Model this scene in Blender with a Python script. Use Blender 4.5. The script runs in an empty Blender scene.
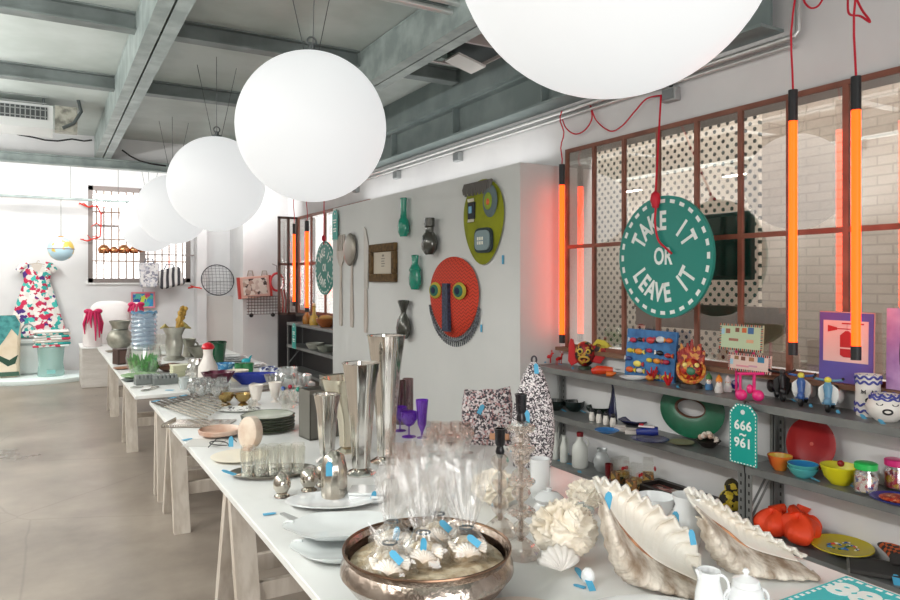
import bpy, math, random
from mathutils import Vector, Matrix, noise
random.seed(7)
C = bpy.context.scene.collection
PI = math.pi
R = math.radians
# ------------------------------------------------------------------ camera
FPX, ZC, HY = 700.0, 1.65, 280.0
CA, SA = math.cos(R(30)), math.sin(R(30))
cd = bpy.data.cameras.new('camera'); cam = bpy.data.objects.new('camera', cd); C.objects.link(cam)
cam.location = (0, 0, ZC); cam.rotation_euler = (R(90), 0, R(-30))
cd.sensor_width = 36; cd.lens = 36 * FPX / 900; cd.shift_y = -20 / 900; cd.clip_start = .05
bpy.context.scene.camera = cam

def onz(px, py, z):                 # point of the plane at height z
    r = (px - 450) / FPX; d = (ZC - z) * FPX / (py - HY)
    return Vector((d * (SA + CA * r), d * (CA - SA * r), z))
def onx(px, py, X):                 # point of the plane X = const
    r = (px - 450) / FPX; d = X / (SA + CA * r)
    return Vector((X, d * (CA - SA * r), ZC - (py - HY) / FPX * d))
def ony(px, py, Y):
    r = (px - 450) / FPX; d = Y / (CA - SA * r)
    return Vector((d * (SA + CA * r), Y, ZC - (py - HY) / FPX * d))
def dep(p): return SA * p[0] + CA * p[1]
def m_per_px(p): return dep(p) / FPX

# ------------------------------------------------------------------ mesh builder
class MB:
    def __init__(s):
        s.v, s.f, s.mi, s.m, s.M = [], [], [], 0, None
    def add(s, vs, fs):
        b = len(s.v)
        for p in vs:
            p = Vector(p)
            if s.M is not None: p = s.M @ p
            s.v.append(p)
        for f in fs:
            s.f.append([b + i for i in f]); s.mi.append(s.m)
        return s
    def box(s, c, d, rz=0, tx=1, ty=1):
        x, y, z = d[0] / 2, d[1] / 2, d[2] / 2; vs = []
        co, si = math.cos(rz), math.sin(rz)
        for sz in (-1, 1):
            kx, ky = (tx, ty) if sz > 0 else (1, 1)
            for sx, sy in ((-1, -1), (1, -1), (1, 1), (-1, 1)):
                a, b = sx * x * kx, sy * y * ky
                vs.append((c[0] + a * co - b * si, c[1] + a * si + b * co, c[2] + sz * z))
        return s.add(vs, [(3, 2, 1, 0), (4, 5, 6, 7), (0, 1, 5, 4), (1, 2, 6, 5), (2, 3, 7, 6), (3, 0, 4, 7)])
    def bx(s, x0, x1, y0, y1, z0, z1):
        return s.box(((x0 + x1) / 2, (y0 + y1) / 2, (z0 + z1) / 2), (abs(x1 - x0), abs(y1 - y0), abs(z1 - z0)))
    def lathe(s, prof, seg=24, c=(0, 0, 0), sx=1, sy=1, fl=None, tw=0):
        vs, fs, rows = [], [], []
        for (r, z) in prof:
            row = []
            if r <= 1e-6:
                row = [len(vs)]; vs.append((c[0], c[1], c[2] + z))
            else:
                for k in range(seg):
                    a = 2 * PI * k / seg + tw * z
                    rr = r * (1 + fl[1] * math.cos(fl[0] * a)) if fl else r
                    row.append(len(vs)); vs.append((c[0] + rr * math.cos(a) * sx, c[1] + rr * math.sin(a) * sy, c[2] + z))
            rows.append(row)
        for A, B in zip(rows, rows[1:]):
            for k in range(seg):
                k2 = (k + 1) % seg
                if len(A) == 1 and len(B) == 1: break
                if len(A) == 1: fs.append((A[0], B[k2], B[k]))
                elif len(B) == 1: fs.append((A[k], A[k2], B[0]))
                else: fs.append((A[k], A[k2], B[k2], B[k]))
        return s.add(vs, fs)
    def ball(s, c, r, seg=20, rings=12):
        if not hasattr(r, '__len__'): r = (r, r, r)
        pr = [(math.sin(PI * i / rings), -math.cos(PI * i / rings)) for i in range(rings + 1)]
        pr[0] = (0, -1); pr[-1] = (0, 1)
        o = s.M; mm = Matrix.Translation(Vector(c)) @ Matrix.Diagonal((r[0], r[1], r[2], 1))
        s.M = mm if o is None else o @ mm
        s.lathe(pr, seg); s.M = o
        return s
    def tube(s, pts, r, seg=8, closed=False):
        pts = [Vector(p) for p in pts]; n = len(pts)
        rs = r if hasattr(r, '__len__') else [r] * n
        vs, fs = [], []; up = None
        for i, p in enumerate(pts):
            a = pts[(i - 1) % n] if (closed or i) else p
            b = pts[(i + 1) % n] if (closed or i < n - 1) else p
            t = (b - a)
            t = t.normalized() if t.length > 1e-9 else Vector((0, 0, 1))
            if up is None:
                up = t.orthogonal().normalized()
            else:
                up = up - t * up.dot(t)
                up = up.normalized() if up.length > 1e-6 else t.orthogonal().normalized()
            w = t.cross(up)
            for k in range(seg):
                q = 2 * PI * k / seg
                vs.append(p + (up * math.cos(q) + w * math.sin(q)) * rs[i])
        m = n if closed else n - 1
        for i in range(m):
            j = (i + 1) % n
            for k in range(seg):
                k2 = (k + 1) % seg
                fs.append((i * seg + k, i * seg + k2, j * seg + k2, j * seg + k))
        if not closed:
            fs.append(tuple(reversed(range(seg)))); fs.append(tuple(range((n - 1) * seg, n * seg)))
        return s.add(vs, fs)
    def prism(s, poly, t0, t1, M=None):      # polygon in local xy, extruded along local z
        n = len(poly); o = s.M
        if M is not None: s.M = M if o is None else o @ M
        vs = [(x, y, t0) for x, y in poly] + [(x, y, t1) for x, y in poly]
        fs = [tuple(reversed(range(n))), tuple(range(n, 2 * n))] + [(i, (i + 1) % n, n + (i + 1) % n, n + i) for i in range(n)]
        s.add(vs, fs); s.M = o
        return s
    def surf(s, fn, nu, nv, wrap=False):
        vs = [fn(i / nu, j / nv) for j in range(nv + 1) for i in range(nu if wrap else nu + 1)]
        w = nu if wrap else nu + 1; fs = []
        for j in range(nv):
            for i in range(nu):
                i2 = (i + 1) % w
                fs.append((j * w + i, j * w + i2, (j + 1) * w + i2, (j + 1) * w + i))
        return s.add(vs, fs)

def P(name, mb, mat, parent=None, loc=(0, 0, 0), rot=(0, 0, 0), label=None, solid=0, bev=0, ang=40, sub=0):
    me = bpy.data.meshes.new(name)
    me.from_pydata(mb.v, [], mb.f)
    mats = mat if isinstance(mat, (list, tuple)) else [mat]
    for m in mats: me.materials.append(m)
    if len(mats) > 1: me.polygons.foreach_set('material_index', mb.mi)
    me.update()
    me.shade_smooth()
    if not sub: me.set_sharp_from_angle(angle=R(ang))
    o = bpy.data.objects.new(name, me); C.objects.link(o)
    o.location = loc; o.rotation_euler = rot
    if parent is not None: o.parent = parent
    if label: o['label'] = label
    if sub:
        md = o.modifiers.new('sub', 'SUBSURF'); md.levels = sub; md.render_levels = sub
    if solid:
        md = o.modifiers.new('sol', 'SOLIDIFY'); md.thickness = solid; md.offset = 0
    if bev:
        md = o.modifiers.new('bev', 'BEVEL'); md.width = bev; md.segments = 2; md.limit_method = 'ANGLE'; md.angle_limit = R(40)
    return o
def T(name, label, cat, loc=(0, 0, 0), rz=0, group=None):
    o = bpy.data.objects.new(name, None); C.objects.link(o); o.empty_display_size = .05
    o.location = loc; o.rotation_euler = (0, 0, rz) if not hasattr(rz, '__len__') else rz
    o['label'] = label; o['category'] = cat
    if group: o['group'] = group
    return o
def S(name, label, cat, mb, mat, loc=(0, 0, 0), rz=0, group=None, **k):
    o = P(name, mb, mat, None, loc, (0, 0, rz) if not hasattr(rz, '__len__') else rz, **k)
    o['label'] = label; o['category'] = cat
    if group: o['group'] = group
    return o
def ST(name, mb, mat, parent=None, **k):
    o = P(name, mb, mat, parent, **k)
    if parent is None: o['kind'] = 'structure'
    return o
def dup(root, loc=None, rz=None, label=None, group=None, sc=None):
    r = root.copy(); C.objects.link(r)
    if loc is not None: r.location = loc
    if rz is not None: r.rotation_euler = (0, 0, rz)
    if sc: r.scale = (sc, sc, sc) if not hasattr(sc, '__len__') else sc
    if label: r['label'] = label
    if group: r['group'] = group
    for ch in list(root.children):
        c = ch.copy(); C.objects.link(c); c.parent = r
        for g in ch.children:
            d = g.copy(); C.objects.link(d); d.parent = c
    return r
def Rz(a): return Matrix.Rotation(a, 4, 'Z')
def Ry(a): return Matrix.Rotation(a, 4, 'Y')
def Rx(a): return Matrix.Rotation(a, 4, 'X')
def Tr(*p): return Matrix.Translation(Vector(p if len(p) == 3 else p[0]))
WALLM = Matrix(((0, 0, -1, 0), (-1, 0, 0, 0), (0, 1, 0, 0), (0, 0, 0, 1)))   # local x -> -Y (right as seen from the room), y -> Z, z -> -X (out of the wall)
FRM = Rz(R(-30))                     # local x to the camera's right, y away from it

def smooth(pts, n=6):
    pts = [Vector(p) for p in pts]; out = []; m = len(pts)
    for i in range(m - 1):
        p0, p1, p2, p3 = pts[max(0, i - 1)], pts[i], pts[i + 1], pts[min(m - 1, i + 2)]
        for k in range(n):
            q = k / n; out.append(.5 * ((2 * p1) + (p2 - p0) * q + (2 * p0 - 5 * p1 + 4 * p2 - p3) * q * q + (3 * p1 - p0 - 3 * p2 + p3) * q ** 3))
    return out + [pts[-1]]
def text_geo(s, size, bold=0, space=1.0):
    cu = bpy.data.curves.new('lettering', 'FONT'); cu.body = s; cu.size = size; cu.offset = bold
    cu.align_x = 'CENTER'; cu.align_y = 'CENTER'; cu.extrude = .001; cu.space_character = space; cu.resolution_u = 3
    o = bpy.data.objects.new('lettering', cu); C.objects.link(o)
    bpy.context.view_layer.update()
    me = bpy.data.meshes.new_from_object(o.evaluated_get(bpy.context.evaluated_depsgraph_get()))
    vs = [v.co.copy() for v in me.vertices]; fs = [tuple(p.vertices) for p in me.polygons]
    bpy.data.objects.remove(o); bpy.data.curves.remove(cu); bpy.data.meshes.remove(me)
    return vs, fs
def put_text(mb, s, size, M, bold=0, space=1.0):
    vs, fs = text_geo(s, size, bold, space); o = mb.M
    mb.M = M if o is None else o @ M
    mb.add(vs, fs); mb.M = o

# ------------------------------------------------------------------ materials
MAT = {}
def rgb(h):
    h = h.lstrip('#'); c = [int(h[i:i + 2], 16) / 255 for i in (0, 2, 4)]
    return tuple((x / 12.92 if x <= .04045 else ((x + .055) / 1.055) ** 2.4) for x in c) + (1,)
def _new(n):
    m = bpy.data.materials.new(n); m.use_nodes = True
    nt = m.node_tree; return m, nt, nt.nodes['Principled BSDF']
def mat(col, rough=.5, metal=0, c2=None, scale=8, bump=0, bscale=60, stretch=None, kind='noise', lo=.4, hi=.65, det=4, coat=0, sss=0, key=None):
    k = key or (col, rough, metal, c2, scale, bump, bscale, str(stretch), kind, lo, hi, coat)
    if k in MAT: return MAT[k]
    m, nt, b = _new('surface'); N, L = nt.nodes, nt.links
    b.inputs['Base Color'].default_value = rgb(col); b.inputs['Roughness'].default_value = rough; b.inputs['Metallic'].default_value = metal
    b.inputs['Coat Weight'].default_value = coat
    if c2 or bump:
        tc = N.new('ShaderNodeTexCoord'); mp = N.new('ShaderNodeMapping'); L.new(tc.outputs['Object'], mp.inputs[0])
        if stretch: mp.inputs['Scale'].default_value = stretch
    if c2:
        if kind == 'noise':
            t = N.new('ShaderNodeTexNoise'); t.inputs['Scale'].default_value = scale; t.inputs['Detail'].default_value = det; out = t.outputs[0]
        elif kind == 'voro':
            t = N.new('ShaderNodeTexVoronoi'); t.inputs['Scale'].default_value = scale; out = t.outputs['Distance']
        elif kind == 'wave':
            t = N.new('ShaderNodeTexWave'); t.inputs['Scale'].default_value = scale; t.inputs['Distortion'].default_value = 1.5; out = t.outputs[1]
        elif kind == 'check':
            t = N.new('ShaderNodeTexChecker'); t.inputs['Scale'].default_value = scale; out = t.outputs[1]
        L.new(mp.outputs[0], t.inputs['Vector'])
        cr = N.new('ShaderNodeValToRGB'); cr.color_ramp.elements[0].position = lo; cr.color_ramp.elements[1].position = hi
        cr.color_ramp.elements[0].color = rgb(col); cr.color_ramp.elements[1].color = rgb(c2)
        L.new(out, cr.inputs[0]); L.new(cr.outputs[0], b.inputs['Base Color'])
    if bump:
        t2 = N.new('ShaderNodeTexNoise'); t2.inputs['Scale'].default_value = bscale; L.new(mp.outputs[0], t2.inputs['Vector'])
        bp = N.new('ShaderNodeBump'); bp.inputs['Strength'].default_value = bump; bp.inputs['Distance'].default_value = .01
        L.new(t2.outputs[0], bp.inputs['Height']); L.new(bp.outputs[0], b.inputs['Normal'])
    MAT[k] = m; return m
def multi(cols, scale=30, rough=.6, key=None, stretch=None, rnd=1.0):   # patches of several colours (voronoi cells)
    k = ('multi', tuple(cols), scale, rough)
    if k in MAT: return MAT[k]
    m, nt, b = _new('patchwork'); N, L = nt.nodes, nt.links
    tc = N.new('ShaderNodeTexCoord'); mp = N.new('ShaderNodeMapping'); L.new(tc.outputs['Object'], mp.inputs[0])
    if stretch: mp.inputs['Scale'].default_value = stretch
    nz = N.new('ShaderNodeTexNoise'); nz.inputs['Scale'].default_value = scale * 1.3; L.new(mp.outputs[0], nz.inputs['Vector'])
    ad = N.new('ShaderNodeMixRGB'); ad.blend_type = 'ADD'; ad.inputs[0].default_value = 1.0 / scale * 1.2; L.new(mp.outputs[0], ad.inputs[1]); L.new(nz.outputs[1], ad.inputs[2])
    v = N.new('ShaderNodeTexVoronoi'); v.inputs['Scale'].default_value = scale; v.inputs['Randomness'].default_value = rnd; L.new(ad.outputs[0], v.inputs['Vector'])
    sp = N.new('ShaderNodeSeparateColor'); L.new(v.outputs['Color'], sp.inputs[0])
    cr = N.new('ShaderNodeValToRGB'); cr.color_ramp.interpolation = 'CONSTANT'
    e = cr.color_ramp.elements; n = len(cols)
    e[0].color = rgb(cols[0]); e[0].position = 0; e[1].color = rgb(cols[1]); e[1].position = 1 / n
    for i in range(2, n):
        x = e.new(i / n); x.color = rgb(cols[i])
    L.new(sp.outputs[0], cr.inputs[0]); L.new(cr.outputs[0], b.inputs['Base Color']); b.inputs['Roughness'].default_value = rough
    MAT[k] = m; return m
def glass(tint='#ffffff', refl=.10, rough=.03, body=0.0, bodycol='#ffffff', edge=.55):
    """thin clear or tinted glass: see-through with a sheen that grows at grazing angles"""
    k = ('glass', tint, refl, rough, body, bodycol, edge)
    if k in MAT: return MAT[k]
    m, nt, b = _new('glass'); N, L = nt.nodes, nt.links
    tr = N.new('ShaderNodeBsdfTransparent'); tr.inputs[0].default_value = rgb(tint)
    gl = N.new('ShaderNodeBsdfGlossy'); gl.inputs['Roughness'].default_value = rough; gl.inputs[0].default_value = (.95, .95, .95, 1)
    lw = N.new('ShaderNodeLayerWeight'); lw.inputs[0].default_value = .3
    mr = N.new('ShaderNodeMapRange'); mr.inputs[3].default_value = refl; mr.inputs[4].default_value = edge
    L.new(lw.outputs['Facing'], mr.inputs[0])
    mx = N.new('ShaderNodeMixShader'); L.new(mr.outputs[0], mx.inputs[0]); L.new(tr.outputs[0], mx.inputs[1]); L.new(gl.outputs[0], mx.inputs[2])
    out = mx
    if body:
        df = N.new('ShaderNodeBsdfDiffuse'); df.inputs[0].default_value = rgb(bodycol)
        m2 = N.new('ShaderNodeMixShader'); m2.inputs[0].default_value = body; L.new(mx.outputs[0], m2.inputs[1]); L.new(df.outputs[0], m2.inputs[2]); out = m2
    L.new(out.outputs[0], N['Material Output'].inputs[0]); N.remove(b)
    MAT[k] = m; return m
def glow(col, s, base=None):
    k = ('glow', col, s)
    if k in MAT: return MAT[k]
    m, nt, b = _new('glow'); b.inputs['Base Color'].default_value = rgb(base or col); b.inputs['Emission Color'].default_value = rgb(col); b.inputs['Emission Strength'].default_value = s
    b.inputs['Roughness'].default_value = .5
    MAT[k] = m; return m

WHITE = mat('#e8e8e6', .6); PLASTER = mat('#dedede', .75, c2='#d2d2d3', scale=1.2, bump=.05, bscale=25)
PORC = mat('#e9ebec', .18, coat=.4); CREAM = mat('#e6ddca', .35); BLACK = mat('#121212', .45); DARK = mat('#1d1e20', .5)
SILVER = mat('#cfcac0', .16, 1, c2='#b5aa9c', scale=5); CHROME = mat('#d8d5d0', .08, 1); PEWTER = mat('#a5a295', .45, .6, c2='#87857a', scale=9)
STEEL = mat('#8d9997', .45, .3, c2='#a9b5b2', scale=5, bump=.05); STEELD = mat('#5a6060', .5, .4, c2='#4a5051', scale=4); JOIST = mat('#7c8583', .5, .3, c2='#69716f', scale=4)
SHELFM = mat('#8f918f', .38, .5, c2='#838584', scale=6); RUSTF = mat('#8a5a48', .5, .1, c2='#774a3b', scale=6)
TEAL = mat('#12a094', .45); TEALD = mat('#088578', .45); TAGB = mat('#4fa6cc', .5); LETW = mat('#eef2ee', .6)
REDC = mat('#c5152f', .6); GLASS = glass(); GLASSD = glass('#fdfdfb', .07, .02, .012, '#ffffff', .5)
WOODW = mat('#c6bdb2', .7, c2='#b3a89b', scale=3, stretch=(8, 8, 1), bump=.1); GREYBOX = mat('#6c6a63', .6, c2='#615f58', scale=4)
# ------------------------------------------------------------------ the setting
XW, YF, XL, YB, ZT = 4.0, 14.2, -3.2, -3.2, 3.85
fl = MB(); fl.bx(XL, XW, YB, YF, -.1, 0)
m, nt, b = _new('polished concrete'); N, L = nt.nodes, nt.links
tc = N.new('ShaderNodeTexCoord')
n1 = N.new('ShaderNodeTexNoise'); n1.inputs['Scale'].default_value = 1.1; n1.inputs['Detail'].default_value = 8; n1.inputs['Roughness'].default_value = .62
L.new(tc.outputs['Object'], n1.inputs['Vector'])
cr = N.new('ShaderNodeValToRGB'); cr.color_ramp.elements[0].position = .25; cr.color_ramp.elements[1].position = .8
cr.color_ramp.elements[0].color = rgb('#665c54'); cr.color_ramp.elements[1].color = rgb('#a89d91'); L.new(n1.outputs[0], cr.inputs[0])
v = N.new('ShaderNodeTexVoronoi'); v.feature = 'DISTANCE_TO_EDGE'; v.inputs['Scale'].default_value = .55
n2 = N.new('ShaderNodeTexNoise'); n2.inputs['Scale'].default_value = 3; L.new(tc.outputs['Object'], n2.inputs['Vector'])
mx = N.new('ShaderNodeMixRGB'); mx.inputs[0].default_value = .03; L.new(tc.outputs['Object'], mx.inputs[1]); L.new(n2.outputs[1], mx.inputs[2]); L.new(mx.outputs[0], v.inputs['Vector'])
ck = N.new('ShaderNodeMapRange'); ck.inputs[1].default_value = 0; ck.inputs[2].default_value = .005; ck.inputs[3].default_value = .78; ck.inputs[4].default_value = 1; L.new(v.outputs['Distance'], ck.inputs[0])
ml = N.new('ShaderNodeMixRGB'); ml.blend_type = 'MULTIPLY'; ml.inputs[0].default_value = 1; L.new(cr.outputs[0], ml.inputs[1]); L.new(ck.outputs[0], ml.inputs[2]); L.new(ml.outputs[0], b.inputs['Base Color'])
rr = N.new('ShaderNodeMapRange'); rr.inputs[3].default_value = .20; rr.inputs[4].default_value = .42; L.new(n1.outputs[0], rr.inputs[0]); L.new(rr.outputs[0], b.inputs['Roughness'])
ST('floor', fl, m)
CEILM = mat('#b7bfbb', .5, c2='#a9b2ad', scale=2.2, bump=.04, bscale=4)
ST('ceiling', MB().bx(XL, XW + .3, YB, YF, ZT, ZT + .15), CEILM)
# far wall with a window opening
W0, W1, WZ0, WZ1 = .66, 2.42, 1.6, 3.36
wf = MB(); wf.bx(XL, W0, YF, YF + .3, 0, ZT); wf.bx(W0, W1, YF, YF + .3, 0, WZ0); wf.bx(W0, W1, YF, YF + .3, WZ1, ZT); wf.bx(W1, XW + .3, YF, YF + .3, 0, ZT)
ST('wall_far', wf, PLASTER)
ST('wall_pillar', MB().bx(3.16, XW, 13.13, YF, 0, ZT), PLASTER)
ST('wall_pilaster', MB().bx(2.48, 2.65, 13.85, YF, 0, ZT), PLASTER)
ST('wall_niche', MB().bx(2.65, 3.16, 13.95, YF, 0, 1.34), mat('#cfcac6', .7))
ST('wall_bulkhead', MB().bx(XL, XW, 12.0, 12.25, 3.42, ZT), PLASTER)
# right wall: pier between two long windows
G0, G1, H0, H1 = .8, 4.86, 9.2, 12.42
wz0, wz1 = 1.06, 2.80
wr = MB()
for y0, y1 in ((YB, G0), (G1, H0), (H1, YF)): wr.bx(XW, XW + .3, y0, y1, 0, ZT)
for y0, y1 in ((G0, G1), (H0, H1)):
    wr.bx(XW, XW + .3, y0, y1, 0, wz0); wr.bx(XW, XW + .3, y0, y1, wz1, ZT)
ST('wall_right', wr, PLASTER)
ST('wall_partition', MB().bx(3.56, XW, 4.95, 9.52, 0, 2.67), mat('#dadbd9', .6, c2='#d3d5d3', scale=1.0))
# left and back walls, out of the photograph, the back one opened to let added light in
ST('wall_left', MB().bx(XL - .3, XL, YB, YF, 0, ZT), mat('#8f8a85', .8, c2='#807b76', scale=2))
wb = MB(); wb.bx(XL, -2, YB - .3, YB, 0, ZT); wb.bx(2.4, XW, YB - .3, YB, 0, ZT); wb.bx(-2, 2.4, YB - .3, YB, 2.9, ZT); ST('wall_back', wb, PLASTER)
# steel frame of the ceiling
def channel(y0, y1, x, w, zb, h, mat_, name='ceiling_beam'):
    m_ = MB()
    for s_ in (-1, 1):
        cx = x + s_ * (w / 4 + .004)
        m_.bx(cx - w / 4 + .004, cx + w / 4 - .004, y0, y1, zb, zb + .018)
        m_.bx(cx - w / 4 + .004, cx + w / 4 - .004, y0, y1, zb + h - .018, zb + h)
        e = x + s_ * (w / 2 - .012)
        m_.bx(e - .008, e + .008, y0, y1, zb + .018, zb + h - .018)
    return ST(name, m_, mat_)
channel(YB, 12.0, .75, .22, 3.5, .34, STEEL)
channel(YB, 12.0, 2.72, .22, 3.5, .34, STEEL)
channel(YB, 12.0, -1.25, .22, 3.5, .34, STEEL)
for yb in (-1.6, .6, 2.6, 4.62, 6.32, 8.38):
    mbm = MB(); mbm.bx(XL, XW, yb - .07, yb + .07, 3.70, 3.715); mbm.bx(XL, XW, yb - .01, yb + .01, 3.715, ZT); mbm.bx(XL, XW, yb - .07, yb + .07, ZT - .015, ZT)
    ST('ceiling_joist', mbm, JOIST)
ib = MB(); ib.bx(3.78, 4.0, 2.75, 12.0, 3.2, 3.22); ib.bx(3.87, 3.89, 2.75, 12.0, 3.22, 3.5); ib.bx(3.78, 4.0, 2.75, 12.0, 3.5, 3.52); ib.bx(3.72, 4.0, 2.75, 12, 3.52, ZT)
for k in range(6): ib.bx(3.79, 3.87, 3.4 + k * 1.55, 3.415 + k * 1.55, 3.22, 3.5)
ST('wall_beam', ib, mat('#7c8988', .5, .3, c2='#8d9998', scale=3))
tb = MB(); tb.bx(XL, XW, 11.86, 12.0, 3.36, 3.38); tb.bx(XL, XW, 11.92, 11.94, 3.38, 3.5); tb.bx(XL, XW, 11.86, 12.0, 3.48, 3.5)
ST('ceiling_lintel', tb, STEEL)
# conduits on the walls
PIPE = mat('#c9cac8', .3, .6)
for zz, xx in ((3.13, 3.94), (3.085, 3.955)):
    S('conduit_pipe', 'upper pale metal conduit run along the wall above the windows' if zz > 3.1 else 'lower pale metal conduit run along the wall above the windows', 'pipe', MB().tube([(xx, 2.66, zz), (xx, 11.9, zz)], .02 if zz > 3.1 else .014, 10), PIPE)
S('conduit_pipe', 'pale conduit dropping from the ceiling at the end of the wall beam', 'pipe', MB().tube([(3.95, 2.62, ZT), (3.95, 2.62, 3.16), (3.94, 2.64, 3.13), (3.94, 2.66, 3.13)], .018, 10), PIPE)
for yy, zz, lb in ((4.50, 3.64, 'pale metal conduit crossing under the ceiling beside the largest globe lamp, lower of two'), (4.40, 3.67, 'pale metal conduit crossing under the ceiling beside the largest globe lamp, upper of two')): S('conduit_pipe', lb, 'pipe', MB().tube([(.9, yy, zz), (3.7, yy, zz)], .024, 10), PIPE)
BOXG = mat('#9fa3a3', .5, .3)
for (px, py, txt) in ((356, 189, 'small grey junction box on the wall above the wooden knife'), (397, 175, 'grey junction box on the wall high above the picture frame'), (458, 157, 'grey junction box on the wall above the red mask'), (671, 95, 'grey junction box on the wall over the round teal sign')):
    p = onx(px, py, 3.97); t = T('junction_box', txt, 'junction box', p)
    P('box', MB().box((0, 0, 0), (.06, .13, .1)), BOXG, t, bev=.006)
    P('cover', MB().box((-.034, 0, 0), (.008, .1, .07)), mat('#84898a', .4, .4), t); P('gland', MB().lathe([(.014, .05), (.014, .075), (0, .075)], 10), DARK, t)
# windows on the right wall
def frame_window(name, ys, zb, zt, ztr, mb_mat, w=.032, x=3.985):
    t = bpy.data.objects.new(name, None); C.objects.link(t); t['kind'] = 'structure'
    f = MB(); y0, y1 = min(ys), max(ys)
    for y in ys: f.bx(x - .014, x + .014, y - w / 2, y + w / 2, zb, zt)
    for z in (zb + w / 2, ztr, zt - w / 2): f.bx(x - .012, x + .012, y0, y1, z - w / 2, z + w / 2)
    P('window_frame', f, mb_mat, t)
    P('window_glass', MB().bx(x - .003, x + .003, y0, y1, zb, zt), glass('#f4f4f2', .15, .0, edge=.5), t)
    return t
frame_window('window_1', [4.83, 4.48, 4.13, 3.77, 3.41, 3.05, 2.70, 2.345, 2.0, 1.65, 1.3, .95], wz0, wz1, 1.94, RUSTF)
frame_window('window_2', [12.4, 11.7, 11.0, 10.3, 9.6, 9.2], wz0, wz1, 1.94, RUSTF, .05)
ST('trim_1', MB().bx(3.905, 4.02, .8, 4.9, 1.03, 1.06), mat('#7a5a45', .6)); ST('trim_2', MB().bx(3.93, 4.02, 9.53, 12.42, 1.0, 1.06), mat('#4a4340', .6))
# the room behind the first window
m, nt, b = _new('white painted brick'); N, L = nt.nodes, nt.links
tc = N.new('ShaderNodeTexCoord'); mp = N.new('ShaderNodeMapping'); mp.inputs['Rotation'].default_value = (R(90), 0, R(90)); L.new(tc.outputs['Object'], mp.inputs[0])
sx = N.new('ShaderNodeSeparateXYZ'); cx = N.new('ShaderNodeCombineXYZ'); L.new(tc.outputs['Object'], sx.inputs[0]); L.new(sx.outputs[1], cx.inputs[0]); L.new(sx.outputs[2], cx.inputs[1])
br = N.new('ShaderNodeTexBrick'); br.inputs['Scale'].default_value = 1; br.inputs['Brick Width'].default_value = .26; br.inputs['Row Height'].default_value = .085; br.inputs['Mortar Size'].default_value = .008
br.inputs['Color1'].default_value = rgb('#a99d93'); br.inputs['Color2'].default_value = rgb('#a09389'); br.inputs['Mortar'].default_value = rgb('#8f837a'); L.new(cx.outputs[0], br.inputs['Vector']); L.new(br.outputs[0], b.inputs['Base Color'])
bp = N.new('ShaderNodeBump'); bp.inputs['Strength'].default_value = .5; bp.inputs['Distance'].default_value = .01; L.new(br.outputs[0], bp.inputs['Height']); L.new(bp.outputs[0], b.inputs['Normal']); b.inputs['Roughness'].default_value = .7
ST('wall_brick', MB().bx(6.2, 6.4, -1.5, 7.0, 0, 5.0), m)
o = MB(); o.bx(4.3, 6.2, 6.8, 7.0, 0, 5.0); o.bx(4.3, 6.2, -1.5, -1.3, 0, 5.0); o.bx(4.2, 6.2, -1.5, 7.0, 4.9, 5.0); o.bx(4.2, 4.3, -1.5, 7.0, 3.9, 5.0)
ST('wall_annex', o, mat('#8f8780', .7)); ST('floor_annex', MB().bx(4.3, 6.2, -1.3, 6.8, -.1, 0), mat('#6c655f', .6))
# perforated screen standing behind the glass
m, nt, b = _new('perforated board'); N, L = nt.nodes, nt.links
tc = N.new('ShaderNodeTexCoord'); sx = N.new('ShaderNodeSeparateXYZ'); L.new(tc.outputs['Object'], sx.inputs[0])
def mth(op, a, b_=None, c_=None):
    n = N.new('ShaderNodeMath'); n.operation = op
    for i, x in enumerate((a, b_, c_)):
        if x is None: continue
        if isinstance(x, (int, float)): n.inputs[i].default_value = x
        else: L.new(x, n.inputs[i])
    return n.outputs[0]
PW = .088
u = mth('DIVIDE', sx.outputs[1], PW); w_ = mth('DIVIDE', sx.outputs[2], PW * .55)
row = mth('FLOOR', w_); odd = mth('MULTIPLY', mth('MODULO', row, 2.0), .5)
fu = mth('SUBTRACT', mth('FRACT', mth('ADD', u, odd)), .5); fw = mth('SUBTRACT', mth('FRACT', w_), .5)
du = mth('MULTIPLY', fu, PW); dw = mth('MULTIPLY', fw, PW * .55)
dd = mth('SQRT', mth('ADD', mth('MULTIPLY', du, du), mth('MULTIPLY', dw, dw)))
hole = mth('LESS_THAN', dd, .0175)
mx = N.new('ShaderNodeMixRGB'); L.new(hole, mx.inputs[0]); mx.inputs[1].default_value = rgb('#ddd3c6'); mx.inputs[2].default_value = rgb('#231d1a'); L.new(mx.outputs[0], b.inputs['Base Color']); b.inputs['Roughness'].default_value = .7
S('perforated_screen', 'cream perforated board standing behind the brown framed window', 'screen', MB().bx(5.0, 5.04, 3.66, 6.78, .0, 3.3), m)
for zz in (0,): pass
# low wooden console and monitor behind the glass
t = T('console_table', 'dark wooden console with a curved bracket seen through the window', 'console', (4.36, 0, 0))
WOODD = mat('#5a3a2c', .5, c2='#472c22', scale=4, stretch=(1, 8, 1))
P('counter', MB().bx(-.05, .05, 3.0, 4.35, 1.42, 1.46), WOODD, t); P('apron', MB().bx(-.03, .03, 3.2, 4.35, 1.27, 1.42), WOODD, t)
P('bracket', MB().prism([(0, 0), (.28, 0), (.26, -.05), (.2, -.13), (.1, -.2), (0, -.24)], -.03, .03, Tr(0, 3.2, 1.42) @ WALLM), WOODD, t)
for yy in (3.3, 4.2): P('leg', MB().bx(-.03, .03, yy - .04, yy + .04, 0, 1.27), WOODD, t)
t = T('wall_monitor', 'black flat monitor behind the window beside the round teal sign', 'monitor', (4.38, 3.55, 1.9))
P('casing', MB().box((0, 0, 0), (.05, .6, .5)), BLACK, t, bev=.01); P('display', MB().box((-.028, 0, 0), (.004, .55, .44)), mat('#1b1d22', .1), t)
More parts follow.
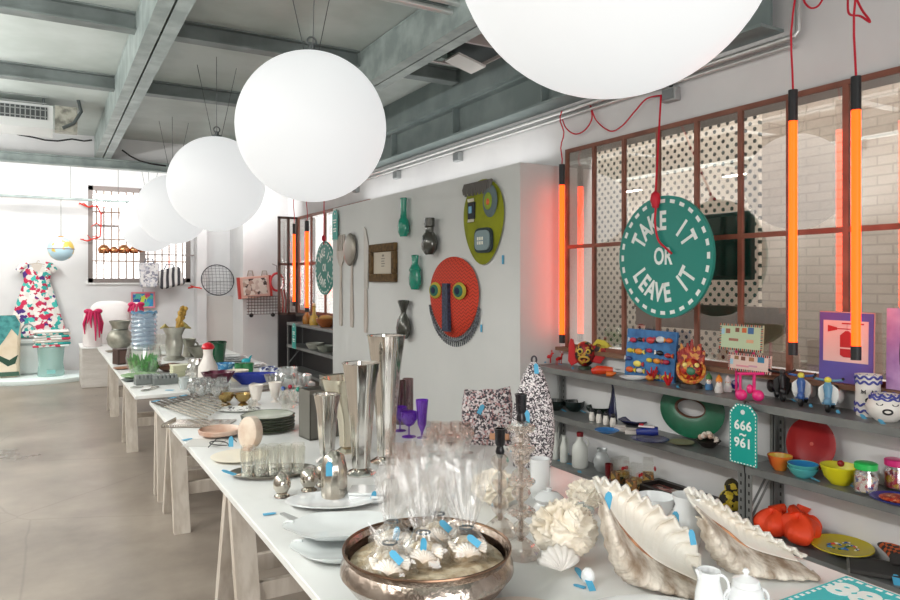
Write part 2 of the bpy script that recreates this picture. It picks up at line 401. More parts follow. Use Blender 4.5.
# far screen of framed glass by the second window
t = T('glazed_screen', 'dark framed glass screen above a black panel by the far window', 'screen', (3.63, 12.5, 0))
f = MB()
for x in (.02, .19, .35): f.bx(x - .02, x + .02, -.03, .03, 1.02, 2.8)
for z in (1.04, 1.94, 2.78): f.bx(0, .37, -.03, .03, z - .02, z + .02)
P('frame', f, mat('#55463f', .5, .2), t); P('glazing', MB().bx(0, .36, -.004, .004, 1.02, 2.8), glass('#f2f2f0', .12, .0), t); P('lower_panel', MB().bx(0, .37, -.03, .03, 0, 1.02), mat('#2b2a2b', .4), t)
ST('trim_3', MB().bx(3.955, 3.999, 9.53, 12.47, 0, 1.0), mat('#242324', .4))
# far window: frame, bars and panes
t = bpy.data.objects.new('window_3', None); C.objects.link(t); t['kind'] = 'structure'; t.location = (0, YF + .06, 0)
FW = mat('#8a807c', .5)
f = MB(); k = .08
f.bx(W0, W0 + k, -.04, .04, WZ0, WZ1); f.bx(W1 - k, W1, -.04, .04, WZ0, WZ1); f.bx(W0, W1, -.04, .04, WZ0, WZ0 + k); f.bx(W0, W1, -.04, .04, WZ1 - k, WZ1); f.bx(1.52, 1.62, -.04, .04, WZ0, WZ1); f.bx(W0, W1, -.03, .03, 2.62, 2.66)
P('window_frame', f, FW, t)
f = MB()
for i in range(13): f.tube([(W0 + .14 + i * .125, .09, WZ0), (W0 + .14 + i * .125, .09, WZ1)], .013, 6)
for z in (2.0, 2.4, 2.9): f.tube([(W0, .09, z), (W1, .09, z)], .012, 6)
P('window_bars', f, mat('#b0937f', .5), t); P('window_glass', MB().bx(W0, W1, -.003, .003, WZ0, WZ1), glass('#ffffff', .04, 0), t)
P('window_sill', MB().bx(W0 - .04, W1 + .04, -.1, .02, WZ0 - .03, WZ0), WHITE, t)
# panel joints and fittings on the far wall
S('wall_panel', 'wide pale panel fixed across the top of the far wall', 'panel', MB().bx(-2.4, .55, 14.16, 14.2, 3.06, 3.4), mat('#e2dedd', .6))

# ------------------------------------------------------------------ light
w = bpy.data.worlds.new('world'); bpy.context.scene.world = w; w.use_nodes = True
bg = w.node_tree.nodes['Background']; bg.inputs[0].default_value = (1.0, .985, .97, 1); bg.inputs[1].default_value = 2.0
def area(name, loc, rot, sx_, sy_, power, col=(1, 1, 1)):
    l = bpy.data.lights.new(name, 'AREA'); l.shape = 'RECTANGLE'; l.size = sx_; l.size_y = sy_; l.energy = power; l.color = col
    o = bpy.data.objects.new(name, l); C.objects.link(o); o.location = loc; o.rotation_euler = rot; return o
area('left_bay_bounce_fill', (-2.2, 5.4, 2.5), (R(180), 0, 0), .5, 12.5, 620, (1, .99, .98))  # added fill, no fixture: lifts the ceiling and the room by bounce
area('rear_opening_fill', (.2, YB - .1, 1.5), (R(90), 0, 0), 4.2, 2.6, 135, (1, .98, .96))  # added fill in the unseen rear opening, lights the near end
for yy in (1.2, 4.4, 7.6, 10.8): area('left_bay_floor_fill', (-2.3, yy, 3.45), (0, 0, 0), .1, 1.2, 105, (1, .98, .95))  # added fill strips out of view, they brighten the left floor
area('partition_top_fill', (3.78, 7.2, 2.75), (R(180), 0, 0), .3, 4.3, 9, (1, .99, .98))  # added fill without a fixture, brightens the ceiling over the partition
area('table_ceiling_fill', (1.6, 3.0, 3.15), (R(180), 0, 0), .15, 1.6, 12, (1, .99, .98))  # added fill above the view, lifts the ceiling over the first table
area('far_bay_fill', (.8, 12.32, 3.3), (R(62), 0, 0), 5.5, .3, 80, (1, .985, .97))  # added fill hidden behind the bulkhead, whitens the far wall
area('annex_fill', (4.62, 2.7, 4.7), (0, 0, 0), .4, 7.0, 330, (1, .95, .9))  # added fill out of sight, brightens the perforated screen and the brick
# ------------------------------------------------------------------ balls over the tables
BALLM = glow('#fbfdfd', .62, '#9c9c9c')
WIRE = mat('#55585a', .4, .5)
gl = ['huge white globe lamp nearest the shop entrance over the big table', 'white globe lamp second from the entrance, with three hanging wires', 'white globe lamp third along the row over the tables', 'white globe lamp fourth along the row, in front of the last one', 'last white globe lamp of the row near the barred window']
for i, (y, z) in enumerate(((1.56, 2.69), (4.33, 2.64), (7.3, 2.63), (10.2, 2.63), (12.9, 2.62))):
    t = T('globe_lamp', gl[i], 'lamp', (1.46 + .006 * (y - 1.5), y, z - .012), 0, 'white globe lamps over the tables')
    P('globe', MB().ball((0, 0, 0), .475, 64, 40), BALLM, t)
    P('collar', MB().lathe([(0, .475), (.05, .47), (.05, .49), (.02, .5), (.02, .53), (0, .53)], 16), STEELD, t)
    zt = ZT - z if y < 11.8 else ZT - z
    for a in (.3, 2.4, 4.5): P('hanging_wire', MB().tube([(.05 * math.cos(a), .05 * math.sin(a), .48), (.22 * math.cos(a), .22 * math.sin(a), zt)], .003, 5), WIRE, t)
    P('hook', MB().tube([(.03 * math.cos(q), 0, .55 + .03 * math.sin(q)) for q in [k * PI / 6 for k in range(12)]], .006, 6, True), STEELD, t)
# ------------------------------------------------------------------ orange tubes and their cords
TUBE = glow('#ff3c05', 5.0)
def tube_lamp(p, L_, label, r=.03, ztop=None):
    t = T('neon_tube', label, 'lamp', p, 0, 'orange tube lamps along the windows')
    P('tube', MB().lathe([(0, .06), (r, .06), (r, L_ - .17), (0, L_ - .17)], 20), TUBE, t)
    P('lower_cap', MB().lathe([(0, 0), (r * 1.12, 0), (r * 1.12, .075), (0, .075)], 20), DARK, t); P('upper_cap', MB().lathe([(0, L_ - .18), (r * 1.12, L_ - .18), (r * 1.12, L_), (0, L_)], 20), DARK, t)
    h = (ztop or ZT) - p[2]
    P('cord', MB().tube([(.012 * math.sin(i * 1.3), .015 * math.sin(i * .9), L_ + (h - L_) * i / 10) for i in range(11)], .006, 6), REDC, t)
    return t
tube_lamp(onx(793, 355, 3.75), 1.535, 'glowing orange tube hanging in front of the extinguisher picture, inner of the two', .023)
tube_lamp(onx(856, 360, 3.75), 1.515, 'glowing orange tube hanging over the extinguisher picture', .023)
tube_lamp(onx(562, 343, 3.88), 1.55, 'orange tube hanging at the corner of the white partition', .023, 3.12)
tube_lamp(onx(307, 312, 3.72), 1.5, 'orange tube hanging before the far window by the glass screen', .03, 3.6)
tube_lamp(onx(294, 306, 3.66), 1.4, 'red orange tube standing for a reflection in the far glass screen', .022, 3.6)  # glowing tube added for a red reflection in the screen glass
def cord(pts, label, r=.006):
    S('red_cable', label, 'cable', MB().tube(smooth(pts), r, 6), REDC)
cord([onx(x, y, 3.96) for x, y in ((562, 118), (566, 128), (575, 134), (585, 130), (592, 118), (590, 104), (596, 120), (610, 131), (622, 126), (636, 110), (648, 98), (668, 95))], 'red cord looping along the wall above the perforated screen')
cord([onx(x, y, 3.9) for x, y in ((803, -4), (805, 3), (811, 8), (818, 6), (823, -2), (824, -8))], 'red cord loop near the ceiling between the two tubes')
cord([onx(x, y, 3.8) for x, y in ((848, -6), (848, 10), (851, 15), (860, 16), (868, 21), (870, 22), (868, 18), (862, 10), (855, -4))], 'knotted red cord above the tube over the extinguisher picture')
# ------------------------------------------------------------------ long tables on trestles
TZ = .72
def tp(px, py, dz=0):
    p = onz(px, py, TZ); p.z += dz + .001; return p
TOPM = mat('#e4e5e3', .32, c2='#dadbd9', scale=2.5)
def tabletop(x0, x1, y0, y1, label):
    t = T('table', label, 'table', ((x0 + x1) / 2, (y0 + y1) / 2, 0)); w_, l_ = (x1 - x0) / 2, (y1 - y0) / 2
    P('tabletop', MB().bx(-w_, w_, -l_, l_, TZ - .03, TZ), TOPM, t, bev=.003)
    P('edge_band', MB().bx(-w_ + .02, w_ - .02, -l_ + .02, l_ - .02, TZ - .036, TZ - .03), mat('#8d857c', .6), t)
    return t
tabletop(.69, 2.19, .45, 5.82, 'long white table in front, crowded with silver, glass and sea shells')
tabletop(.62, 2.12, 6.12, 10.85, 'farther white table crowded with vases, bowls and glassware')
TRL = iter(['whitewashed trestle under the big white table beside the giant clams', 'whitewashed trestle under the big white table near the white plates', 'whitewashed trestle under the big white table below the stone disc', 'whitewashed trestle at the end of the big white table by the skewers', 'whitewashed trestle under the far table near its grey gadgets', 'whitewashed trestle under the far table below the grey vase'])
def trestle(y, xa, xb, sp):
    t = T('trestle', next(TRL), 'trestle', (0, y, 0), 0, 'trestles under the tables')
    zt = TZ - .037
    for x in (xa, xb):
        for s_ in (-1, 1):
            m_ = MB(); a, b_ = s_ * .035, s_ * sp
            m_.add([(x - .05, b_ - .03, 0), (x + .05, b_ - .03, 0), (x + .05, b_ + .03, 0), (x - .05, b_ + .03, 0), (x - .05, a - .03, zt), (x + .05, a - .03, zt), (x + .05, a + .03, zt), (x - .05, a + .03, zt)],
                   [(3, 2, 1, 0), (4, 5, 6, 7), (0, 1, 5, 4), (1, 2, 6, 5), (2, 3, 7, 6), (3, 0, 4, 7)])
            P('leg', m_, WOODW, t)
    for s_ in (-1, 1): P('stretcher', MB().bx(xa, xb, s_ * sp * .62 - .015, s_ * sp * .62 + .015, .22, .30), WOODW, t)
    P('head_rail', MB().bx(xa, xb, -.03, .03, zt - .09, zt), WOODW, t)
for y, sp in ((1.3, .26), (3.3, .26), (5.08, .24), (5.7, .1)): trestle(y, .77, 2.05, sp)
for y, sp in ((7.6, .24), (9.6, .24)): trestle(y, .72, 1.98, sp)

def tagmb(s_=1.0):
    s_ *= .8
    return MB().prism([(-.009 * s_, -.02 * s_), (.009 * s_, -.02 * s_), (.009 * s_, .012 * s_), (.004 * s_, .02 * s_), (-.004 * s_, .02 * s_), (-.009 * s_, .012 * s_)], -.0006, .0006)
def tagp(parent, loc, rot=(1.2, 0, -.5), s_=1.0):
    return P('price_tag', tagmb(s_), TAGB, parent, loc, rot, label='small sky blue paper price tag')
def lying(parent, x, y, a=0.3, s_=1.2, z=.0015): return tagp(parent, (x, y, z), (0, 0, a), s_)
CFR = R(-30)

# ---- silver bowl with cellophane bags
STRAW_ = mat('#b8a283', .8, c2='#e0d2b8', scale=28, bump=1.0, bscale=45)
pb = Vector((.973, 1.82, TZ + .001))
t = T('silver_bowl', 'wide hammered silver bowl filled with cellophane bags of shells', 'bowl', pb)
P('bowl_body', MB().lathe([(0, .004), (.10, 0), (.16, .01), (.225, .045), (.255, .085), (.252, .105), (.238, .125), (.242, .14), (.247, .145), (.24, .144), (.232, .127), (.244, .104), (.245, .085), (.215, .05), (.15, .02), (0, .012)], 64), mat('#cbbfb4', .2, 1, c2='#8f7f74', scale=6, bump=.25, bscale=50), t)
sb = P('straw_bed', MB().lathe([(.226, .105), (.16, .118), (.08, .108), (0, .115)], 40), STRAW_, t); sb['kind'] = 'stuff'
P('rim', MB().tube([(.245 * math.cos(k * PI / 32), .245 * math.sin(k * PI / 32), .146) for k in range(64)], .004, 6, True), mat('#8a6f5c', .25, 1), t)
CELLO = glass('#fefefe', .09, .08, .035, '#fbf8f5', .42)
SHELLW = mat('#f6efe6', .5, c2='#e3cfba', scale=18, bump=.2); STRAW = mat('#cbb595', .7, c2='#e6dac3', scale=60, bump=.5, bscale=120)
def scallop(r, ribs=9, dome=.45):
    def f(u, v):
        a = (u - .5) * 2.5; rr = r * v * (1 + .05 * math.cos(a * ribs * 2.5) * v)
        return (rr * math.sin(a), rr * math.cos(a) - r * .5, r * dome * math.sin(PI * min(1, .12 + v * .88)) * (.75 + .06 * math.cos(a * ribs * 2.5)))
    return MB().surf(f, 45, 8)
def cello_bag(c, h, lean, rz, label, bigr=.075, top=.075):
    t = T('gift_bag', label, 'gift bag', c, rz, 'cellophane bags of shells in the silver bowl')
    rnd = random.Random(int(h * 1e4) + int(c[0] * 1e4))
    zn = .115
    def prof(v):
        z = h * v
        if z < zn: q = z / zn; return z, bigr * (.75 + .45 * math.sin(PI * (.15 + .7 * q))) * (1 - .72 * q ** 3)
        q = (z - zn) / (h - zn); return z, .02 + top * q ** .7
    ph = [rnd.random() * 6 for _ in range(6)]
    def f(u, v):
        z, r_ = prof(v); a = 2 * PI * u; q = max(0, (z - zn) / (h - zn))
        r_ *= 1 + (.20 * math.sin(9 * a + ph[0]) + .18 * math.sin(17 * a + ph[1] + 3 * q)) * (.25 + q) + rnd.uniform(-.13, .13)
        zz = z + (.02 * math.sin(4 * a + ph[2]) + .022 * math.sin(13 * a + ph[3])) * q * q
        return (r_ * math.cos(a) + lean[0] * q, r_ * math.sin(a) * .75 + lean[1] * q, zz)
    P('cellophane', MB().surf(f, 38, 13, True), CELLO, t, ang=12)
    def f2(u, v):
        z, r_ = prof(v); a = 2 * PI * u; q = max(0, (z - zn) / (h - zn)); r_ *= .62 * (1 + .25 * math.sin(5 * a + ph[4])) + rnd.uniform(-.05, .05)
        return (r_ * math.cos(a) + lean[0] * q, r_ * math.sin(a) * .6 + lean[1] * q, z * .93 + .02)
    P('inner_fold', MB().surf(lambda u, v: f2(u, .4 + .6 * v), 22, 6, True), CELLO, t, ang=12)
    P('straw_filling', MB().ball((0, 0, .045), (bigr * .85, bigr * .66, .045), 18, 8), STRAW, t)
    for (x, y, r_, a) in ((.0, -.05, .045, .2), (-.04, -.02, .036, 1.4), (.04, -.01, .036, -1)):
        o_ = P('shell', scallop(r_), SHELLW, t, (x, y - .012, .07), (.8, .2, a), solid=.003)
    P('tie', MB().tube([(.02 * math.cos(k * PI / 6), .016 * math.sin(k * PI / 6), zn) for k in range(12)], .003, 5, True), mat('#3d4a52', .5), t)
    tagp(t, (.016 + rnd.uniform(-.02, .02), -.05, zn - .02), (1.0, rnd.uniform(-.9, .9), .4), 1.35); 
    return t
bl = ['cellophane bag of shells at the bowl edge by the white plates', 'cellophane bag of shells in the middle of the silver bowl, fullest plume', 'cellophane bag of shells toward the shorter crystal candlestick', 'tallest cellophane bag at the rear of the silver bowl', 'low cellophane bag with pink shells at the front of the silver bowl']
fr = lambda x, y: Vector((x * CA + y * SA, -x * SA + y * CA, 0))     # camera-right / away offsets
for (x, y, h, lx, tp_), lab in zip(((-.105, .05, .30, .025, .05), (-.01, -.04, .345, .0, .06), (.115, .0, .33, -.015, .055), (.03, .12, .35, .0, .055), (-.10, -.12, .16, .0, .03)), bl):
    cello_bag(pb + fr(x, y) + Vector((0, 0, .085)), h - .02, (lx, 0), CFR, lab, .064, tp_)

# ---- crystal candlesticks
CRY = glass('#faf5f1', .2, .02, .09, '#d9c9bd', .8)
def candlestick(loc, h, lab, beads):
    t = T('candlestick', lab, 'candlestick', loc, CFR)
    P('foot', MB().lathe([(0, 0), (.062, 0), (.064, .018), (.05, .034), (.034, .05), (.02, .06), (0, .06)], 8), CRY, t, ang=10)
    zt = h - .085; z = .06; m_ = MB()
    while z < zt - .03:
        hh = min(beads, zt - z); r_ = .029
        P('crystal_bead', MB().lathe([(.009, z), (r_, z + hh * .3), (r_ * 1.15, z + hh * .5), (r_, z + hh * .72), (.009, z + hh)], 8), CRY, t, ang=10); z += hh
    P('stem', MB().tube([(0, 0, .05), (0, 0, zt)], .008, 8), mat('#b9aaa0', .15, .8), t)
    P('candle_cup', MB().lathe([(.0, zt - .02), (.01, zt - .02), (.017, zt), (.012, zt + .02), (.018, zt + .03), (.019, h - .012), (.022, h), (.016, h), (.015, zt + .04), (0, zt + .04)], 20), mat('#17151a', .25), t)
    return t
candlestick(tp(500, 534), .385, 'shorter crystal candlestick with a black candle cup', .085)
t = candlestick(tp(521, 556), .545, 'taller crystal candlestick hung with glass flowers and a black cup', .06)
for z in (.15, .25, .36, .43):
    m_ = MB()
    for k in range(8):
        a = k * PI / 4
        m_.ball((.034 * math.cos(a), .034 * math.sin(a), z), (.016, .016, .012), 8, 5)
    P('glass_flower', m_, CRY, t, ang=15)

# ---- giant clams and frilly shells
CLAMO = mat('#ddd3c6', .8, c2='#8d7863', scale=11, stretch=(1.6, 1, .8), bump=.7, bscale=40, lo=.42, hi=.66, det=7)
CLAMI = mat('#eeeae2', .4, c2='#e3dbcf', scale=5, bump=.1)
def bez(pts, t_):
    n = len(pts) - 1; x = t_ * n; i = min(int(x), n - 1); q = x - i
    p0, p1, p2, p3 = (Vector(pts[max(0, i - 1)]), Vector(pts[i]), Vector(pts[i + 1]), Vector(pts[min(n, i + 2)]))
    return .5 * ((2 * p1) + (p2 - p0) * q + (2 * p0 - 5 * p1 + 4 * p2 - p3) * q * q + (3 * p1 - p0 - 3 * p2 + p3) * q ** 3)
def clam(loc, rz, label, hinge, lip, low, folds, amp):
    t = T('giant_clam', label, 'sea shell', loc, rz)
    def valve(edge, bulge, a_, nf, zig):
        def f(u, v):
            h_, e_ = bez(hinge, u), bez(edge, u); p = h_.lerp(e_, v)
            nrm = Vector((0, 1, 0)); w_ = math.sin(PI * v * .9) * bulge
            c = math.cos(2 * PI * nf * u + .4); c2 = math.cos(2 * PI * nf * 3 * u)
            p = p + nrm * (w_ + a_ * (c + .3 * c2) * v ** .6) + (e_ - h_).normalized() * (zig * (.5 + .5 * c) * v ** 4)
            return p
        return MB().surf(f, nf * 18, 22)
    P('inner_valve', valve(lip, .09, amp * .6, folds, .02), CLAMI, t, solid=.010, ang=60)
    P('outer_valve', valve(low, -.10, amp * .5, folds, .006), CLAMO, t, solid=.010, ang=60)
    def fh(u, v):
        p = bez(hinge, .12 + .6 * u); a = PI * 2 * v; w_ = .011 * math.sin(PI * u) + .001
        return p + Vector((0, -.004 + w_ * math.cos(a), w_ * math.sin(a)))
    P('hinge_ligament', MB().surf(fh, 16, 8), mat('#c98a5a', .5, c2='#8f5a38', scale=20), t)
    return t
# local frame: x = along the table seen from the entrance, y = away, z = up
p = tp(650, 574)
t = clam(p, CFR, 'giant clam shell tilted open beside the frilly shell, white fan inside', [(-.155, .02, .25), (-.085, -.01, .135), (.0, -.05, .06), (.12, -.10, .012)], [(-.15, .05, .27), (-.06, .06, .238), (.03, .05, .185), (.14, .02, .10), (.15, -.06, .02)], [(-.16, .03, .23), (-.15, -.02, .12), (-.11, -.06, .03), (-.02, -.09, .012), (.09, -.11, .006)], 11, .014)
tagp(t, (-.14, -.03, .24), (1.1, .5, .2), 1.8); tagp(t, (.12, -.04, .13), (1.2, 0, .2), 1.4)
p = tp(748, 562)
t = clam(p + Vector((0, 0, -.001)), CFR, 'giant clam shell lying by the teal number sign, brown ribbed outside', [(-0.165, 0.026, 0.174), (-0.078, 0.000, 0.103), (0.000, -0.026, 0.050), (0.148, -0.044, 0.012)], [(-0.161, 0.052, 0.204), (-0.087, 0.061, 0.174), (0.000, 0.052, 0.117), (0.096, 0.026, 0.061), (0.187, -0.026, 0.012)], [(-0.170, 0.026, 0.157), (-0.148, -0.017, 0.065), (-0.096, -0.052, 0.010), (0.017, -0.078, 0.005), (0.165, -0.061, 0.007)], 12, .014)
COR = mat('#f3ebdd', .6, c2='#e9ddc9', scale=12, bump=.3, bscale=50)
def frilly(loc, w_, h_, label, seed, nf=5):
    rnd = random.Random(seed); t = T('frilly_shell', label, 'sea shell', loc, CFR)
    o_ = Vector((seed * 3.1, seed * 1.7, seed * .9))
    def f(u, v):
        a = 2 * PI * u; th = PI * v
        d_ = Vector((math.sin(th) * math.cos(a), math.sin(th) * math.sin(a), -math.cos(th)))
        q = d_ * 1.5 + o_; w3 = Vector((noise.noise(q * 1.3), noise.noise(q * 1.3 + Vector((9, 0, 0))), noise.noise(q * 1.3 + Vector((0, 9, 0)))))
        rg = 1 - abs(noise.noise(q * 1.6 + w3 * .8)) * 2.6
        rg2 = 1 - abs(noise.noise(q * 3.4 + w3)) * 2.4
        up = .35 + .65 * max(0, d_.z * .7 + .5)
        r_ = .74 + (.30 * max(0, rg) ** 1.6 + .10 * max(0, rg2)) * up
        return (d_.x * r_ * w_ * .53, d_.y * r_ * w_ * .45, max(.002, h_ * (.46 + .47 * d_.z * r_ * 1.05)))
    P('shell_body', MB().surf(f, 150, 80, True), COR, t, ang=80)
    return t
t = frilly(tp(564, 562), .215, .2, 'cream frilly clam shell standing between the taller candlestick and the giant clam', 3)
P('inner_lobe', scallop(.075, 7), mat('#ddd8d2', .35), t, (-.035, -.105, .055), (1.25, 0, .2), solid=.004)
tagp(t, (.03, -.115, .012), (.4, 0, .4), 1.4)
t = frilly(tp(496, 506), .2, .15, 'white frilly shell behind the shorter crystal candlestick', 8, 4)
t = frilly(tp(585, 512), .15, .13, 'small pale frilly shell behind the white lidded jar', 12, 4); tagp(t, (.06, -.06, .12), (1, .4, 0), 1.5)

# ---- white china around the shells
def plate(t, r, h, m_, sx=1, sy=1, z=0, name='plate_body', seg=48, fl=None, parent_label=None):
    return P(name, MB().lathe([(0, z + .001), (r * .55, z), (r * .62, z + .003), (r * .97, z + h), (r, z + h + .002), (r * .96, z + h + .004), (r * .6, z + .008), (0, z + .006)], seg, sx=sx, sy=sy, fl=fl), m_, t)
def jar(loc, prof, m_, label, name='jar', cat='jar', lid=None, knob=True, tag_=None, seg=32, group=None, lidm=None):
    t = T(name, label, cat, loc, CFR, group); P('body', MB().lathe(prof, seg), m_, t)
    if lid:
        P('lid', MB().lathe(lid, seg), lidm or m_, t)
    if tag_: tagp(t, tag_, (1.2, 0, 0), 1.3)
    return t
def handle(t, x, z0, z1, out, r, m_, a=0, name='handle'):
    pts = []
    for k in range(11):
        q = k / 10; an = PI * q
        pts.append(((x + out * math.sin(an)) * math.cos(a), (x + out * math.sin(an)) * math.sin(a), z1 + (z0 - z1) * (1 - math.cos(an)) / 2))
    return P(name, MB().tube(pts, r, 8), m_, t)
t = T('milk_jug', 'white china milk jug standing next to the lidded sugar pot', 'jug', tp(709, 617), CFR)
t.scale = (.86, .86, .92); P('body', MB().lathe([(0, 0), (.04, 0), (.046, .02), (.043, .07), (.033, .115), (.037, .14), (.034, .14), (.03, .115), (.04, .07), (.042, .02), (0, .008)], 32), PORC, t)
P('spout', MB().tube([(-.024, 0, .118), (-.032, 0, .132), (-.042, 0, .141)], [.014, .010, .004], 10), PORC, t); handle(t, .034, .04, .125, .03, .005, PORC)
t = T('sugar_pot', 'round white china sugar pot with a domed lid and two handles', 'pot', tp(746, 617), CFR)
t.scale = (.9, .9, .95); P('body', MB().lathe([(0, 0), (.035, 0), (.05, .025), (.055, .055), (.047, .085), (.04, .092), (0, .09)], 32), PORC, t); P('lid', MB().lathe([(.043, .093), (.038, .108), (.015, .118), (.006, .122), (.011, .132), (.006, .14), (0, .141)], 28), PORC, t)
handle(t, .046, .03, .08, .022, .005, PORC, PI); handle(t, .046, .03, .08, .022, .005, PORC)
t = T('oval_platter', 'white oval china platter lying before the tilted giant clam', 'platter', tp(652, 622), CFR); plate(t, .19, .016, PORC, 1, .66, name='platter_body')
t = T('side_plate', 'pinkish cream plate half hidden beneath the rim of the silver bowl', 'plate', tp(522, 628), CFR); plate(t, .15, .014, mat('#e6d6ca', .3))
t = T('china_egg', 'small white china egg with blue tags by the oval platter', 'egg', tp(588, 584), CFR); P('egg', MB().lathe([(0, .0), (.016, .006), (.022, .02), (.019, .036), (.01, .047), (0, .05)], 20), PORC, t); lying(t, -.03, -.02, .9); tagp(t, (.0, -.03, .012), (.5, 0, .2), 1.5)
jar(tp(549, 532), [(0, 0), (.05, 0), (.064, .03), (.062, .085), (.046, .11), (.05, .118), (0, .118)], PORC, 'white lidded porcelain jar behind the cream frilly shell', lid=[(.054, .119), (.056, .126), (.036, .143), (.008, .15), (.01, .162), (0, .165)])
t = T('glass_canister', 'clear lidded glass canister beside the white porcelain jar', 'canister', tp(581, 540), CFR); P('body', MB().lathe([(0, 0), (.046, 0), (.048, .08), (.046, .1), (0, .1)], 28), GLASSD, t); P('lid', MB().lathe([(.048, .1), (.046, .115), (.01, .122), (.012, .135), (0, .138)], 28), glass('#f0f4f4', .3, .05, .25, '#e8eeee'), t)
jar(tp(540, 497), [(0, 0), (.04, 0), (.042, .16), (.044, .165), (.038, .165), (.036, .02), (0, .02)], PORC, 'plain white china beaker behind the taller crystal candlestick', name='beaker', cat='beaker')
t = T('white_pitcher', 'tall white pitcher with a blue tag between the two giant clams', 'pitcher', tp(687, 545), CFR)
P('body', MB().lathe([(0, 0), (.042, 0), (.056, .05), (.052, .1), (.04, .14), (.052, .175), (.049, .175), (.036, .14), (.048, .1), (.05, .05), (0, .01)], 32), PORC, t); handle(t, .05, .06, .15, .035, .006, PORC); tagp(t, (-.05, -.03, .10), (1.3, 0, -.3), 1.6)
t = T('china_bowl', 'low white china bowl behind the tilted giant clam', 'bowl', tp(655, 518), CFR); P('bowl_body', MB().lathe([(0, 0), (.035, 0), (.07, .05), (.075, .085), (.071, .085), (.06, .045), (0, .012)], 32), PORC, t)
t = T('patterned_cards', 'pink and white patterned card sheet lying behind the frilly shells', 'cards', tp(600, 497), CFR); P('cards', MB().bx(-.11, .11, -.05, .05, 0, .012), multi(['#e9ddd6', '#c9766a', '#e8cfc4', '#d9988a'], 40), t)
p_ = onz(848, 577, TZ)
t = T('number_sign', 'teal number sign lying flat on the table corner, white dashed border', 'sign', (p_.x - .19, p_.y - .33, TZ))
P('sign_board', MB().bx(-.18, .18, -.33, .33, 0, .006), mat('#22bcc2', .5), t)
mm = MB()
for k in range(22): mm.bx(-.17, -.162, -.31 + k * .029, -.297 + k * .029, .006, .0068); mm.bx(.158, .17, -.31 + k * .029, -.292 + k * .029, .006, .0068)
for k in range(12): mm.bx(-.15 + k * .027, -.137 + k * .027, .312, .322, .006, .0068)
put_text(mm, '882', .135, Tr(.07, .212, .007) @ Rz(R(-90)), .005); P('lettering', mm, LETW, t)

# ---- platters by the silver bowl
t = T('oval_plate', 'white oval plate with a moulded handle between the leaf platters and silver shakers', 'plate', tp(330, 505), CFR); plate(t, .185, .02, PORC, 1, .62); handle(t, .17, .012, .03, .04, .007, PORC)
leafp = lambda z: [(r_ * 1, z_ + z) for r_, z_ in ((0, .004), (.12, 0), (.14, .005), (.2, .03), (.203, .034), (.196, .034), (.135, .012), (0, .008))]
for (px, py, dz, lab, nm) in ((352, 555, 0, 'lower white scalloped leaf platter beneath another near the silver bowl', 0), (343, 543, .035, 'white scalloped leaf platter stacked on top of another near the silver bowl', 1)):
    t = T('leaf_platter', lab, 'platter', tp(px, py, dz), CFR + .1 * nm); P('platter_body', MB().lathe(leafp(0), 72, sy=.66, fl=(6, .045)), mat('#dfe3e3', .2), t); handle(t, .18, .022, .034, .035, .005, mat('#dfe3e3', .2), PI - .2)
t = T('cheese_knife', 'flat grey slate server with a blue tag beside the white oval plate', 'server', tp(292, 519), CFR); P('blade', MB().prism([(-.06, .05), (-.045, .06), (.05, -.03), (.05, -.05), (.02, -.05)], 0, .006), mat('#a6a7a6', .5), t); P('price_tag', tagmb(1.6), TAGB, t, (-.10, .05, .003), (0, 0, -1.2), label='small sky blue paper price tag')
t = T('soap_box', 'flat white lidded porcelain box with a blue tag near the silver vases', 'box', tp(368, 499), CFR); P('box_body', MB().bx(-.075, .075, -.06, .06, 0, .03), PORC, t, bev=.008); P('lid', MB().bx(-.078, .078, -.063, .063, .031, .042), PORC, t, bev=.005); tagp(t, (.03, -.066, .03), (1.4, .3, 0), 1.4)
# ---- silver
for i, (px, py, r_, lab) in enumerate(((282, 497, .038, 'round silver shaker standing alone in front of the glass tray'), (309, 491, .04, 'round silver shaker between another shaker and the silver dome'), (323, 486, .036, 'round silver shaker tucked close against the tall silver dome'))):
    t = T('silver_shaker', lab, 'shaker', tp(px, py), CFR, 'round silver shakers'); P('body', MB().lathe([(0, 0), (r_ * .75, 0), (r_ * .8, .006), (r_ * .55, .015), (r_ * .95, .04), (r_, .06), (r_ * .8, .085), (r_ * .35, .1), (0, .102)], 32), SILVER, t); P('base_ring', MB().tube([(r_ * .78 * math.cos(k * PI / 12), r_ * .78 * math.sin(k * PI / 12), .004) for k in range(24)], .004, 6, True), mat('#8f837a', .25, 1), t)
t = T('silver_dome', 'tall dome shaped silver cover with a blue tag beside the vases', 'cover', tp(334, 498), CFR); P('dome', MB().lathe([(0, 0), (.052, 0), (.056, .03), (.056, .12), (.045, .175), (.02, .2), (0, .205)], 40, fl=(12, .02)), SILVER, t); tagp(t, (-.01, -.062, .14), (1.5, 0, 0), 1.9)
def trumpet(px, py, h, rt, rm, rb, lab, m_=CHROME, fl=(7, .035), tilt=0):
    t = T('silver_vase', lab, 'vase', tp(px, py), CFR, 'silver trumpet vases')
    P('vase_body', MB().lathe([(0, .03), (rm, .035), (rm * 1.02, h * .18), (rm * 1.25, h * .45), (rt * .8, h * .78), (rt, h), (rt + .004, h + .003), (rt - .005, h), (rt * .76, h * .78), (rm, h * .4), (0, h * .3)], 48, fl=fl), m_, t)
    P('foot', MB().lathe([(0, 0), (rb, 0), (rb, .006), (rb * .75, .018), (rm * .7, .032), (rm * .95, .04), (0, .04)], 8 if h < .6 else 32), m_, t, ang=25); return t
trumpet(327, 462, .345, .066, .036, .06, 'shortest silver trumpet vase beside the grey canisters')
trumpet(361, 474, .53, .088, .043, .075, 'middle sized silver trumpet vase on a stepped foot')
